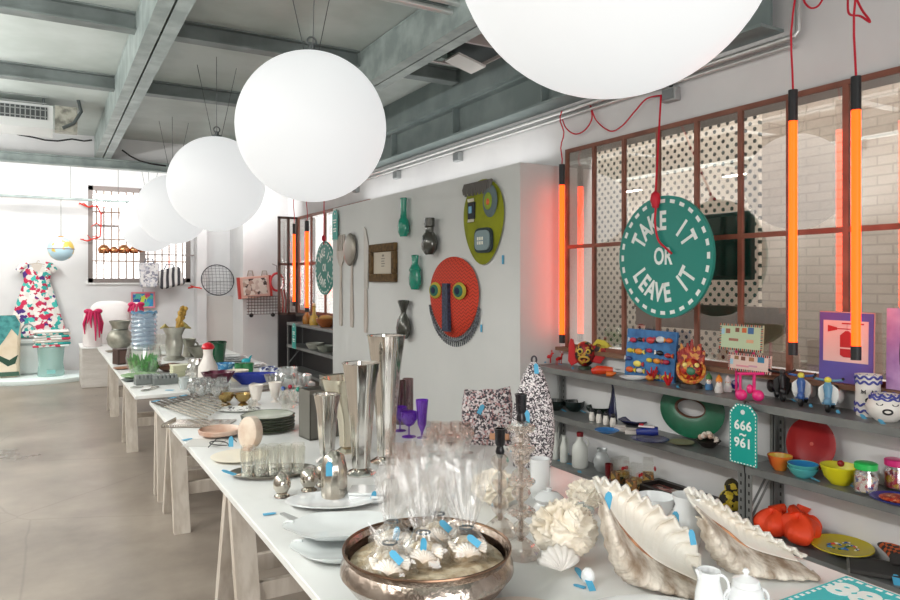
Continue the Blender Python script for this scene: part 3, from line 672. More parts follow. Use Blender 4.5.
trumpet(386, 462, .645, .095, .045, .08, 'tallest silver trumpet vase, in front of the dark framed picture')
trumpet(347, 452, .40, .14, .04, .06, 'wide flaring pale silver vase behind the middle trumpet vase', mat('#d9d0bd', .22, 1))
# ---- grey canisters
for (px, py, w_, h_, lab) in ((316, 437, .15, .285, 'square grey open canister in front of a taller one'), (338, 433, .17, .35, 'taller square grey canister behind the silver vases')):
    t = T('grey_canister', lab, 'canister', tp(px, py), .12); m_ = MB(); a = w_ / 2
    P('walls', m_.bx(-a, a, -a, -a + .008, 0, h_).bx(-a, a, a - .008, a, 0, h_).bx(-a, -a + .008, -a, a, 0, h_).bx(a - .008, a, -a, a, 0, h_), GREYBOX, t); P('base_plate', MB().bx(-a, a, -a, a, 0, .01), GREYBOX, t); P('rim', MB().bx(-a - .004, a + .004, -a - .004, -a + .004, h_ - .02, h_ + .004), mat('#7d7a72', .4, .3), t)
# ---- silver tray with tumblers
t = T('oval_tray', 'oval silver tray carrying the rows of clear tumblers', 'tray', tp(273, 474), CFR + .25); P('tray_body', MB().lathe([(0, .002), (.17, 0), (.2, .018), (.203, .02), (.197, .02), (.168, .006), (0, .006)], 56, sy=.6), SILVER, t); P('price_tag', tagmb(2.2), TAGB, t, (-.20, -.03, .028), (.3, 0, 1.2), label='small sky blue paper price tag')
TUM = [(0, .003), (.024, .001), (.026, .01), (.031, .125), (.029, .125), (.0235, .014), (0, .014)]
tb0 = tp(273, 474); nlab = ['front', 'back']
tumb = None
for k in range(10):
    x, y = -.12 + (k % 5) * .06, -.045 + (k // 5) * .085
    q = Rz(CFR + .25) @ Vector((x, y, .007)); loc = tb0 + q
    rowname = ('nearer' if k < 5 else 'farther'); nth = ['first', 'second', 'third', 'fourth', 'fifth'][k % 5]
    lab = f'clear glass tumbler, {nth} from the cream plate in the {rowname} row on the silver tray'
    if tumb is None:
        tumb = T('tumbler', lab, 'glass', loc, 0, 'clear tumblers on the silver tray'); P('bowl', MB().lathe(TUM, 20), GLASSD, tumb); P('thick_base', MB().lathe([(0, .004), (.023, .004), (.023, .016), (0, .016)], 20), glass('#e9eeee', .3, .02, .1), tumb)
    else: dup(tumb, loc, 0, lab)
t = T('cream_plate', 'round cream plate lying under the standing stone disc', 'plate', tp(240, 458), CFR); plate(t, .148, .012, CREAM)
t = T('stone_disc', 'polished pinkish stone disc standing upright on the cream plate', 'ornament', tp(249, 452, .012), CFR)
m_ = MB(); m_.M = Rz(-.55) @ Rx(-.1) @ Tr(0, 0, .092) @ Rx(PI / 2) @ Matrix.Diagonal((.9, 1.08, 1, 1)); m_.lathe([(0, -.028), (.07, -.028), (.078, -.024), (.08, -.018), (.08, .018), (.078, .024), (.07, .028), (0, .028)], 48)
P('disc', m_, mat('#dccdbd', .2, c2='#c4a794', scale=9), t); P('stand', MB().lathe([(0, 0), (.04, 0), (.03, .012), (.02, .03), (0, .03)], 20), mat('#b78f78', .4), t); tagp(t, (-.088, -.03, .05), (1.4, 0, .2), 1.7)
# folded glasses of sugar tongs near the cream plate
t = T('wire_tongs', 'looped black wire tongs lying beside the pinkish shallow bowl', 'tongs', tp(219, 447), CFR); P('wire_loop', MB().tube([(.05 * math.cos(k * .35), .045 * math.sin(k * .35), .006 + .02 * abs(math.sin(k * .17))) for k in range(18)], .003, 6), DARK, t); P('wire_arm', MB().tube([(-.05, -.03, .004), (-.02, .02, .04), (.05, .045, .05), (.09, .03, .02)], .003, 6), DARK, t)
t = T('shallow_bowl', 'shallow pinkish clay bowl between the stone disc and silver lace tray', 'bowl', tp(220, 436), CFR); P('bowl_body', MB().lathe([(0, 0), (.08, 0), (.12, .02), (.125, .04), (.118, .045), (.105, .025), (.07, .008), (0, .008)], 40), mat('#b98f7a', .4, c2='#cdb5a4', scale=7), t)
t = T('table_mat', 'pale grey square table mat under the shallow pinkish bowl', 'mat', tp(205, 443), CFR); P('mat', MB().bx(-.1, .1, -.09, .09, 0, .003), mat('#c9c8c4', .6), t)
P('price_tag', tagmb(2), TAGB, t, (-.13, .08, .002), (0, 0, -.6), label='small sky blue paper price tag')
# stack of dark edged plates
for k in range(6):
    p = tp(268, 430, .0155 * k); lab = ['lowest', 'second lowest', 'third', 'fourth', 'fifth', 'topmost'][k]
    t = T('dinner_plate', f'dark green edged scalloped plate, {lab} in the stack of plates', 'plate', p, .2 * k, 'stack of dark edged plates')
    P('plate_body', MB().lathe([(0, .001), (.09, 0), (.1, .003), (.155, .016), (.15, .02), (.095, .008), (0, .006)], 56, fl=(10, .02)), mat('#b9bdae', .25, c2='#9da394', scale=6), t)
    P('edge', MB().lathe([(.150, .015), (.16, .014), (.163, .018), (.158, .0215), (.150, .0205)], 56, fl=(10, .02)), mat('#39402f', .35), t)
# skewers and lace tray
t = T('lace_tray', 'silver tray with a pierced lace border under the skewers', 'tray', tp(200, 424), CFR); P('tray_body', MB().bx(-.2, .2, -.12, .12, 0, .006), SILVER, t)
m_ = MB()
for k in range(26):
    x = -.195 + k * .0156; m_.tube([(x + .007 * math.cos(q * PI / 4), -.122, .012 + .009 * math.sin(q * PI / 4)) for q in range(8)], .0025, 5, True)
for k in range(15):
    y = -.11 + k * .0156; m_.tube([(-.2, y + .007 * math.cos(q * PI / 4), .012 + .009 * math.sin(q * PI / 4)) for q in range(8)], .0025, 5, True)
P('lace_border', m_, SILVER, t)
first = None
for k in range(9):
    a = tp(152 + 5.6 * k, 404 - 1.1 * k, .012 + .0 * k); b_ = tp(204 + 3.2 * k, 424 - 2.2 * k, .026)
    d_ = (b_ - a); L_ = d_.length
    lab = f"long silver skewer with a dark ridge, {['first', 'second', 'third', 'fourth', 'fifth', 'sixth', 'seventh', 'eighth', 'ninth'][k]} from the open aisle"
    t = T('skewer', lab, 'skewer', a, (0, -math.asin(d_.z / L_), math.atan2(d_.y, d_.x)), 'silver skewers on the lace tray')
    P('rod', MB().bx(0, L_, -.006, .006, 0, .008), mat('#b9b0a2', .3, .7), t); P('handle', MB().bx(-.0, L_ * .28, -.008, .008, -.001, .011), mat('#4f4841', .4), t)
    if k in (0, 3, 5): tagp(t, (.03, .02, .012), (0, 0, .5), 2.2)
# goblets and small glasses
def gob(h, r, stem=True):
    if stem: return [(0, 0), (r * .85, .0), (r * .85, .003), (.005, .008), (.004, h * .4), (r * .6, h * .5), (r, h * .72), (r * .92, h), (r * .88, h), (r * .95, h * .72), (r * .55, h * .52), (0, h * .46)]
    return [(0, 0), (r * .8, 0), (r, h), (r * .95, h), (r * .76, .008), (0, .008)]
def glasses(spots, h, r, name, kind, grp, labf, m_=GLASSD, stem=True, fl=None):
    first = None
    for k, (px, py) in enumerate(spots):
        lab = labf(k); loc = tp(px, py)
        if first is None:
            first = T(name, lab, 'glass', loc, 0, grp)
            if stem:
                pr = gob(h, r); P('foot', MB().lathe(pr[:5], 18), m_, first); P('bowl', MB().lathe(pr[4:], 18, fl=fl), m_, first)
            else: P('bowl', MB().lathe(gob(h, r, False), 18, fl=fl), m_, first); P('thick_base', MB().lathe([(0, .001), (r * .74, .001), (r * .74, .012), (0, .012)], 18), m_, first)
        else: dup(first, loc, k * .4, lab)
ORD = ['first', 'second', 'third', 'fourth', 'fifth', 'sixth', 'seventh', 'eighth', 'ninth', 'tenth', 'eleventh', 'twelfth', 'thirteenth', 'fourteenth']
CUT = glass('#eceeee', .22, .05, .12, '#dfe0de', .7)
glasses([(193, 402), (201, 405), (209, 402), (217, 406), (225, 403), (197, 397), (206, 396), (214, 398), (222, 396)], .15, .042, 'cut_goblet', 'goblet', 'cut crystal goblets by the skewers', lambda k: f"cut crystal goblet by the skewers, {ORD[k % 5]} from the aisle in the {'front' if k < 5 else 'rear'} line", CUT, True, (10, .04))
for k, (px, py) in enumerate(((226, 405), (243, 405))):
    t = T('brass_bowl', ['small brass footed bowl close to the cut crystal goblets', 'small brass footed bowl beside the white frosted cups'][k], 'bowl', tp(px, py), 0, 'brass bowls'); P('bowl', MB().lathe([(0, .02), (.03, .025), (.06, .06), (.065, .085), (.06, .085), (.05, .055), (0, .035)], 28), mat('#b59b66', .25, .9, c2='#8d7748', scale=8), t); P('foot', MB().lathe([(0, 0), (.04, 0), (.02, .02), (0, .022)], 20), mat('#b59b66', .25, .9), t)
for k, (px, py, r_) in enumerate(((256, 405, .055), (275, 402, .05))):
    t = T('frosted_cup', ['frosted white cup near the brass bowls', 'frosted white cup near the grey canisters'][k], 'cup', tp(px, py), 0, 'frosted white cups'); P('bowl', MB().lathe([(0, .03), (r_ * .55, .035), (r_, .15), (r_ * .93, .15), (r_ * .48, .045), (0, .04)], 28), mat('#e9e2da', .4), t); P('foot', MB().lathe([(0, 0), (r_ * .7, 0), (.012, .015), (.012, .034), (0, .034)], 20), mat('#e9e2da', .4), t)
t = T('patterned_plate', 'black and white patterned oval plate behind the stack of plates', 'plate', tp(238, 411), CFR); plate(t, .16, .014, multi(['#e9e9e6', '#e2e2df', '#2a2a33', '#d9d9d6'], 60), 1, .6)
glasses([(252, 418), (285, 414), (292, 408), (298, 402), (284, 404), (303, 410)], .12, .03, 'clear_tumbler', 'tumbler', 'clear tumblers by the canisters', lambda k: f"clear glass tumbler, {ORD[k]} of the small group beside the grey canisters", GLASSD, False)
for k, (px, py, c_) in enumerate(((283, 396, '#3a5fb0'), (290, 394, '#a8233a'), (298, 397, '#1f8a78'), (306, 397, '#2f9ac4'))):
    t = T('glass_stopper', f"small {['blue', 'red', 'green', 'sky blue'][k]} glass stopper bottle by the grey canisters", 'bottle', tp(px, py + 8), 0, 'coloured stopper bottles'); P('bottle', MB().lathe([(0, 0), (.028, 0), (.03, .05), (.01, .08), (.01, .1), (0, .1)], 18), CUT, t); P('stopper', MB().ball((0, 0, .115), .017, 12, 8), mat(c_, .2), t)
# purple and pink glasses, dark red vase
PUR = glass('#c49aee', .12, .03, .4, '#8238c8', .45)
for k, (px, py, h, r_, lab) in enumerate(((422, 438, .225, .034, 'tall purple glass flute beside the round purple goblet'), (409, 437, .15, .05, 'round purple glass goblet next to the tall purple flute'), (400, 431, .15, .045, 'purple glass goblet behind the others, close to the tallest silver vase'))):
    t = T('purple_glass', lab, 'glass', tp(px, py), 0, 'purple glasses'); pr = gob(h, r_)
    if k == 0: pr = [(0, 0), (r_ * .9, 0), (r_ * .9, .003), (.007, .01), (.007, h * .15), (r_ * .75, h * .35), (r_ * .85, h * .6), (r_ * 1.1, h), (r_, h), (r_ * .7, h * .4), (0, h * .3)]
    P('foot', MB().lathe(pr[:5], 24), PUR, t); P('bowl', MB().lathe(pr[4:], 24), PUR, t)
for k, (px, py, lab) in enumerate(((401, 424, 'dark red glass cylinder vase behind the purple goblets'), (408, 421, 'smoky pink glass cylinder vase behind the purple flute'))):
    t = T('cylinder_vase', lab, 'vase', tp(px, py), 0, 'cylinder vases'); P('glass_wall', MB().lathe([(0, 0), (.035, 0), (.035, .28), (.032, .28), (.032, .01), (0, .01)], 24), glass('#b9a0a0', .15, .03, .3, '#5a2a30' if k == 0 else '#a58787'), t); P('colour_core', MB().lathe([(0, .01), (.028, .01), (.028, .22 if k == 0 else .06), (0, .22 if k == 0 else .06)], 20), mat('#5a1f2c', .4, c2='#7b3040', scale=20), t)
PINK = glass('#fefaf8', .10, .03, .02, '#e6cdbd', .5)
glasses([(432, 452), (441, 456), (450, 452), (459, 457), (468, 453), (436, 445), (446, 446), (456, 445), (465, 446), (428, 460), (444, 466), (458, 468)], .13, .035, 'pink_goblet', 'goblet', 'pale pink goblets before the partition', lambda k: f"pale pink glass goblet, {ORD[k % 5]} from the purple flute in the {['front', 'middle', 'nearest'][k // 5]} line", PINK, True)
glasses([(392, 478), (402, 474), (412, 478), (398, 466), (410, 464), (420, 470)], .11, .032, 'small_tumbler', 'tumbler', 'small tumblers behind the silver bowl', lambda k: f"small clear tumbler, {ORD[k]} of the set between the tall silver vases and the bowl", PINK, False)
t = T('silver_salver', 'round silver salver lying among the pink goblets', 'salver', tp(448, 440), 0); plate(t, .1, .01, SILVER)
# patterned bag and hooded cover
LEO = multi(['#d8cfd0', '#4a4248', '#b98c8c', '#e6dedd', '#3b363c', '#c7b4b4', '#59525a'], 105, .7)
p = tp(487, 443); t = T('patterned_bag', 'squat pink and black speckled fabric bag standing against the partition', 'bag', p, R(-38))
def fb(u, v):
    a = 2 * PI * u; z = .30 * v; s_ = 1 - .25 * max(0, v - .75) * 4 * .35
    cx_, sy_ = math.cos(a), math.sin(a); k = 1.0 / max(abs(cx_), abs(sy_)) ** .82
    return (.145 * cx_ * k * s_, .06 * sy_ * k * (1.05 - .5 * v), z + (.012 * math.sin(3 * a) + .012 * math.cos(a)) * v)
m_ = MB().surf(fb, 40, 12, True); n_ = 40; m_.f.append(list(range(12 * n_, 13 * n_))); m_.mi.append(0); P('bag_body', m_, LEO, t)
P('leather_trim', MB().bx(.02, .13, -.075, -.062, .035, .07), mat('#d6a27e', .5), t, bev=.004); tagp(t, (-.03, -.05, .2), (1.4, .5, .1), 1.8); P('side_pocket', MB().bx(.02, .14, -.07, -.05, .1, .24), LEO, t, bev=.02)
p = tp(532, 466); t = T('hooded_cover', 'tall pointed black and white speckled cover standing by the shelf', 'cover', p, R(-35))
def fh(u, v):
    a = 2 * PI * u; z = .52 * v; w_ = .092 * (1 - v ** 2.2) ** .6 * (.9 + .25 * math.sin(PI * v)) + .012
    return (w_ * math.cos(a) + .01 * v, w_ * .55 * math.sin(a) + .02 * math.sin(3 * a) * (1 - v) * .4, z)
P('cover_body', MB().surf(fh, 32, 20, True), multi(['#e2dcdc', '#2e2a2e', '#d2c8c8', '#443e44', '#e8e4e4', '#39343a', '#8f858a'], 170, .7), t); P('hang_loop', MB().tube([(.012 * math.cos(k * PI / 6) + .01, 0, .53 + .018 * math.sin(k * PI / 6)) for k in range(12)], .005, 6, True), mat('#3b363c', .6), t)
tagp(t, (-.03, -.06, .25), (1.4, 0, 0), 2.4); tagp(t, (.02, -.03, .49), (1.3, 0, .3), 1.6)
# ------------------------------------------------------------------ things on the partition
XP = 3.56
def wp(px, py, dx=.0): return onx(px, py, XP - dx)
def WB(M=None):
    m_ = MB(); m_.M = WALLM if M is None else WALLM @ M; return m_
def wext(x0, y0, x1, y1, X=XP):                       # centre, width, height on the plane X
    a, b_ = onx(x0, y0, X), onx(x1, y1, X); return (a + b_) / 2, abs(a.y - b_.y), abs(a.z - b_.z)
WOODL = mat('#cfc6bd', .5, c2='#b9ada2', scale=4, stretch=(8, 8, 1)); PEWW = mat('#9c968c', .35, .6)
t = T('wall_fork', 'giant pale fork hung on the partition beside the spoon', 'fork', wp(341, 281, .012)); h = 1.3
P('handle', WB().prism([(-.035, -.62), (.035, -.62), (.05, -.5), (.022, -.1), (.022, .2), (-.022, .2), (-.022, -.1), (-.05, -.5)], -.008, .014), WOODL, t, bev=.006)
m_ = WB().prism([(-.03, .2), (.03, .2), (.14, .34), (.14, .42), (-.14, .42), (-.14, .34)], -.008, .014); P('fork_head', m_, WOODL, t, bev=.005)
for x in (-.12, -.04, .04, .12): P('tine', WB().prism([(x - .02, .42), (x + .02, .42), (x + .014, .64), (x - .014, .64)], -.006, .012), WOODL, t)
t = T('wall_spoon', 'giant spoon with a dark bowl hung between fork and knife', 'spoon', wp(352, 281, .012))
P('handle', WB().prism([(-.035, -.62), (.035, -.62), (.05, -.5), (.02, 0), (.02, .25), (-.02, .25), (-.02, 0), (-.05, -.5)], -.008, .014), WOODL, t, bev=.006); m_ = WB(); m_.ball((0, .42, .03), (.19, .22, .05), 32, 14); P('spoon_bowl', m_, PEWW, t)
t = T('wall_knife', 'giant pale knife hung beside the dark framed picture', 'knife', wp(366, 281, .012))
P('handle', WB().prism([(-.04, -.66), (.04, -.66), (.052, -.5), (.028, -.1), (-.028, -.1), (-.045, -.5)], -.008, .016), WOODL, t, bev=.006); P('blade', WB().prism([(-.05, -.1), (.06, -.1), (.09, .45), (.0, .66), (-.06, .7)], -.004, .008), mat('#bdb8b0', .4, .3), t)
c_, w_, h_ = wext(372, 245, 398, 282); t = T('framed_picture', 'small picture in a wide dark gilt frame on the partition', 'picture', c_)
FRD = mat('#6e5432', .85, 0, c2='#4a381f', scale=20, bump=.4); m_ = WB(); a, b_ = w_ / 2, h_ / 2; e = .1
for (x0, x1, y0, y1) in ((-a, a, b_ - e, b_), (-a, a, -b_, -b_ + e), (-a, -a + e, -b_ + e, b_ - e), (a - e, a, -b_ + e, b_ - e)): m_.bx(x0, x1, y0, y1, .001, .05)
P('frame', m_, FRD, t, bev=.012); m_ = WB(); m_.bx(-a + e, a - e, -b_ + e, b_ - e, .001, .02); P('mount', m_, mat('#c9bfae', .6), t)
m_ = WB()
for k, q in enumerate((.05, .02, -.01, -.04)): m_.bx(-.05, .05 - .012 * (k % 2), q - .006, q + .006, .02, .0212)
m_.bx(-.03, .03, .075, .1, .02, .0212); P('drawing', m_, mat('#7b7468', .6), t)
VG = mat('#148a72', .12, coat=.6); VD = mat('#4a4a43', .15, .3, c2='#3a3a34', scale=6, coat=.6)
def wvase(x0, y0, x1, y1, prof, m_, lab, tg=None):
    c_, w_, h_ = wext(x0, y0, x1, y1); r = (x1 - x0) * m_per_px(c_) / 2
    c_ = onx((x0 + x1) / 2, (y0 + y1) / 2, XP - r * .74); t = T('wall_vase', lab, 'vase', (XP - r * .74, c_.y, c_.z - h_ / 2), 0, 'glass vases fixed on the partition')
    pr = [(a * r, b_ * h_) for a, b_ in prof]
    P('vase_body', MB().lathe(pr, 32, sx=.72), m_, t); P('lip', MB().tube([(.72 * pr[-2][0] * math.cos(k * PI / 12), pr[-2][0] * math.sin(k * PI / 12), h_ * .995) for k in range(24)], .008, 6, True), m_, t)
    m2 = WB(); m2.box((r * 1.05, .02, -.09), (.02, .06, .004)); P('price_tag', m2, TAGB, t, label='small sky blue paper price tag')
wvase(396, 200, 411, 235, [(0, 0), (.6, 0), (.95, .12), (1, .28), (.85, .42), (.55, .5), (.5, .7), (.58, 1), (.5, 1), (0, .9)], VG, 'green glass bottle vase, upper of the two on the partition')
wvase(407, 256, 423, 289, [(0, 0), (.6, 0), (.95, .15), (1, .35), (.85, .5), (.98, .58), (.7, .68), (.5, .75), (.58, 1), (.5, 1), (0, .9)], VG, 'green glass gourd vase, lower of the two on the partition')
wvase(419, 220, 440, 253, [(0, 0), (.5, 0), (.92, .15), (1, .33), (.85, .52), (.5, .62), (.5, .75), (.62, .78), (.62, 1), (.5, 1), (0, .9)], VD, 'dark grey pot bellied vase beside the green bottle vase')
wvase(394, 300, 413, 339, [(0, 0), (.5, 0), (.92, .12), (1, .28), (.8, .5), (.36, .66), (.4, .74), (.78, .97), (.78, 1), (.65, 1), (0, .8)], VD, 'dark grey vase with a flared mouth above the silver vases')
# red mask
def dome(w_, h_, dp, top=1.0, shp=lambda y: 1.0):
    def f(u, v):
        a = 2 * PI * u; x, y = math.cos(a) * v, math.sin(a) * v
        return (x * w_ / 2 * shp(y), y * h_ / 2, .004 + dp * math.sqrt(max(0, 1 - (v * .98) ** 2.6)))
    return f
c_, w_, h_ = wext(432, 258, 481, 341); t = T('red_mask', 'large oval red woven mask with yellow ringed eyes', 'mask', c_)
m, nt, b = _new('red basketry'); N, L = nt.nodes, nt.links
tc = N.new('ShaderNodeTexCoord'); sx = N.new('ShaderNodeSeparateXYZ'); L.new(tc.outputs['Object'], sx.inputs[0])
zz = mth('ADD', sx.outputs[2], mth('MULTIPLY', mth('PINGPONG', sx.outputs[1], .035), .8)); st = mth('LESS_THAN', mth('FRACT', mth('DIVIDE', zz, .034)), .22)
mx = N.new('ShaderNodeMixRGB'); L.new(st, mx.inputs[0]); mx.inputs[1].default_value = rgb('#cf3f26'); mx.inputs[2].default_value = rgb('#7f1d12'); L.new(mx.outputs[0], b.inputs['Base Color']); b.inputs['Roughness'].default_value = .75
sh = lambda y: 1 + .08 * y - .06 * (y < 0) * y * y
m_ = WB(); m_.surf(dome(w_, h_, .085, shp=sh), 48, 10, True); P('face', m_, m, t)
for s_ in (-1, 1):
    cx = s_ * w_ * .25
    e_ = WB(); e_.ball((cx, h_ * .08, .095), (w_ * .13, h_ * .105, .02), 20, 10); eo = P('eye', e_, mat('#b3a33a', .85), t)
    e_ = WB(); e_.ball((cx, h_ * .08, .108), (w_ * .09, h_ * .075, .016), 20, 10); P('iris', e_, mat('#2f6d5c', .85), eo); e_ = WB(); e_.ball((cx, h_ * .08, .118), (w_ * .05, h_ * .045, .012), 20, 10); P('pupil', e_, mat('#1a2a44', .85), eo)
n_ = WB(); n_.prism([(-w_ * .05, -h_ * .42), (w_ * .07, -h_ * .42), (w_ * .06, h_ * .17), (-w_ * .05, h_ * .17)], .085, .125); P('nose', n_, mat('#34405a', .6, c2='#1d2230', scale=45), t)
fr_ = WB(); n_ = 34
for k in range(n_):
    a = PI * (1.08 + .84 * k / (n_ - 1)); x, y = math.cos(a) * w_ / 2 * .98, math.sin(a) * h_ / 2 * .98
    fr_.tube([(x, y, .02), (x * 1.03, y - .04, .025), (x * 1.03, y - .10, .015)], .007, 5)
fr_.tube([(math.cos(a_) * w_ / 2 * 1.02, math.sin(a_) * h_ / 2 - .03, .025) for a_ in [PI * (1.05 + .9 * k / 20) for k in range(21)]], .012, 6); P('bead_fringe', fr_, mat('#23252b', .5, c2='#8a8f96', scale=50), t)
e_ = WB(); e_.box((w_ * .52, -h_ * .35, .01), (.025, .07, .004)); P('price_tag', e_, TAGB, t, label='small sky blue paper price tag')
# green mask
c_, w_, h_ = wext(464, 184, 507, 264); t = T('green_mask', 'large olive green felt mask with grey fringe and square mouth', 'mask', c_)
m_ = WB(); m_.surf(dome(w_, h_, .06, shp=lambda y: .93 + .17 * y), 48, 10, True); P('face', m_, mat('#8e9417', .85, c2='#7f8512', scale=8, bump=.2), t)
GF = mat('#5f6f72', .8); GL = mat('#84979a', .8)
m_ = WB(Tr(w_ * .11, 0, -.035)); m_.M = m_.M @ Tr(-w_ * .0, -h_ * .22, .088); m_.prism([(w_ * .2 * math.copysign(abs(math.cos(q)) ** .5, math.cos(q)), h_ * .145 * math.copysign(abs(math.sin(q)) ** .5, math.sin(q))) for q in [2 * PI * k / 32 for k in range(32)]], 0, .02); mo = P('mouth', m_, mat('#2c3a3c', .8), t)
m_ = WB(Tr(w_ * .11, 0, -.035)); m_.M = m_.M @ Tr(-w_ * .0, -h_ * .22, .1); m_.prism([(w_ * .165 * math.copysign(abs(math.cos(q)) ** .5, math.cos(q)), h_ * .115 * math.copysign(abs(math.sin(q)) ** .5, math.sin(q))) for q in [2 * PI * k / 32 for k in range(32)]], 0, .02); P('mouth_patch', m_, GL, mo)
m_ = WB(Tr(w_ * .11, 0, -.035))
for k in range(6): m_.box((w_ * (-.08 + .05 * (k % 3)), h_ * (-.2 - .05 * (k // 3)), .122), (.02, .03, .008))
P('teeth', m_, mat('#e8e6da', .6), mo)
m_ = WB(Tr(w_ * .11, 0, -.035)); m_.ball((w_ * .13, h_ * .22, .09), (w_ * .16, h_ * .19, .02), 24, 10); ey = P('round_eye', m_, GF, t); m_ = WB(Tr(w_ * .11, 0, -.035)); m_.ball((w_ * .12, h_ * .22, .108), (w_ * .09, h_ * .1, .015), 20, 10); P('iris', m_, mat('#8aa02c', .7), ey); m_ = WB(Tr(w_ * .11, 0, -.035)); m_.ball((w_ * .14, h_ * .21, .12), (w_ * .035, h_ * .04, .01), 12, 8); P('pupil', m_, mat('#d9683a', .6), ey)
m_ = WB(Tr(w_ * .11, 0, -.035)); m_.box((-w_ * .27, h_ * .14, .10), (w_ * .16, h_ * .2, .03)); ey = P('long_eye', m_, mat('#21262b', .7), t, bev=.008); m_ = WB(Tr(w_ * .11, 0, -.035)); m_.box((-w_ * .27, h_ * .15, .118), (w_ * .06, h_ * .08, .012)); P('iris', m_, mat('#7db3cf', .6), ey)
m_ = WB(Tr(w_ * .11, 0, -.035))
for s_ in (.105, -.1): 
    for k in range(5): m_.tube([(-w_ * .33 + k * w_ * .03, h_ * .14 + h_ * s_, .11), (-w_ * .33 + k * w_ * .03, h_ * .14 + h_ * s_ * 1.35, .115)], .008, 5)
P('lashes', m_, mat('#d6d2c2', .8), ey)
m_ = WB(Tr(w_ * .11, 0, -.035))
for k in range(16): m_.tube([(-w_ * .48 + k * w_ * .042, h_ * .47, .08), (-w_ * .48 + k * w_ * .042, h_ * .40, .1), (-w_ * .48 + k * w_ * .042, h_ * (.345 - .025 * (k % 2)), .09)], .014, 6)
P('fringe', m_, mat('#6b6763', .9), t); e_ = WB(); e_.box((w_ * .43, -h_ * .45, .01), (.025, .08, .004)); P('price_tag', e_, TAGB, t, label='small sky blue paper price tag')

# ------------------------------------------------------------------ round teal signs and number tags
def disc_sign(c_, D, label, lean=0):
    t = T('round_sign', label, 'sign', c_); r = D / 2
    m_ = WB(); m_.lathe([(0, -.012), (r, -.012), (r, .012), (0, .012)], 72); P('sign_disc', m_, TEALD, t)
    m_ = WB(); n_ = 28
    r0, r1 = r * .885, r * .945; vs, fs = [], []
    for k in range(n_ * 2):
        a = PI * (k - .5) / n_; vs += [(r0 * math.cos(a), r0 * math.sin(a), .0128), (r1 * math.cos(a), r1 * math.sin(a), .0128)]
    for k in range(n_ * 2): m_.m = k % 2; k2 = (k + 1) % (n_ * 2); (m_.add(vs, []) if k == 0 else None); m_.f.append([2 * k, 2 * k + 1, 2 * k2 + 1, 2 * k2][::-1]); m_.mi.append(k % 2)
    P('dashed_ring', m_, [LETW, TEALD], t)
    m_ = WB()
    def arc(s_, rad, mid, step, up):
        n = len(s_)
        for i, ch in enumerate(s_):
            if ch == ' ': continue
            a = mid + (step * ((n - 1) / 2 - i) if up else -step * ((n - 1) / 2 - i))
            put_text(m_, ch, D * .185, Tr(rad * math.cos(a), rad * math.sin(a), .0125) @ Rz(a - PI / 2 if up else a + PI / 2) @ Matrix.Diagonal((.8, 1.15, 1, 1)), .005)
    arc('TAKE IT', r * .58, PI / 2, .36, True); arc('LEAVE IT', r * .60, -PI / 2, .30, False)
    put_text(m_, 'OR', D * .17, Tr(0, 0, .0125) @ Matrix.Diagonal((.8, 1.15, 1, 1)), .0035); P('lettering', m_, LETW, t)
    return t
c_ = onx(664, 257, 3.72); t = disc_sign(c_, .85, 'round teal sign reading TAKE IT OR LEAVE IT hung before the perforated screen')
top = onx(661, 95, 3.94) - c_
P('hanging_cord', MB().tube([(top.x, top.y, top.z), (-.03, .05, .44)], .008, 6), REDC, t)
m_ = MB(); m_.lathe([(0, .47), (.03, .44), (.036, .40), (.02, .345), (0, .34)], 14, c=(-.03, .05, 0)); P('tassel', m_, REDC, t)
P('loose_cord', MB().tube(smooth([(-.03, .04, .38), (-.035, .05, .25), (-.035, .02, .12), (-.035, -.06, .05), (-.035, -.10, .02)]), .008, 6), REDC, t)
c_ = onx(325, 268, 3.72); t = disc_sign(c_, .82, 'round teal sign hanging by the far window beyond the partition end'); P('hanging_cord', MB().tube([(-.02, 0, .36), (-.01, 0, 1.75)], .008, 6), REDC, t)
P('tassel', MB().lathe([(0, .52), (.03, .48), (.03, .43), (0, .40)], 12, c=(-.02, 0, 0)), REDC, t)
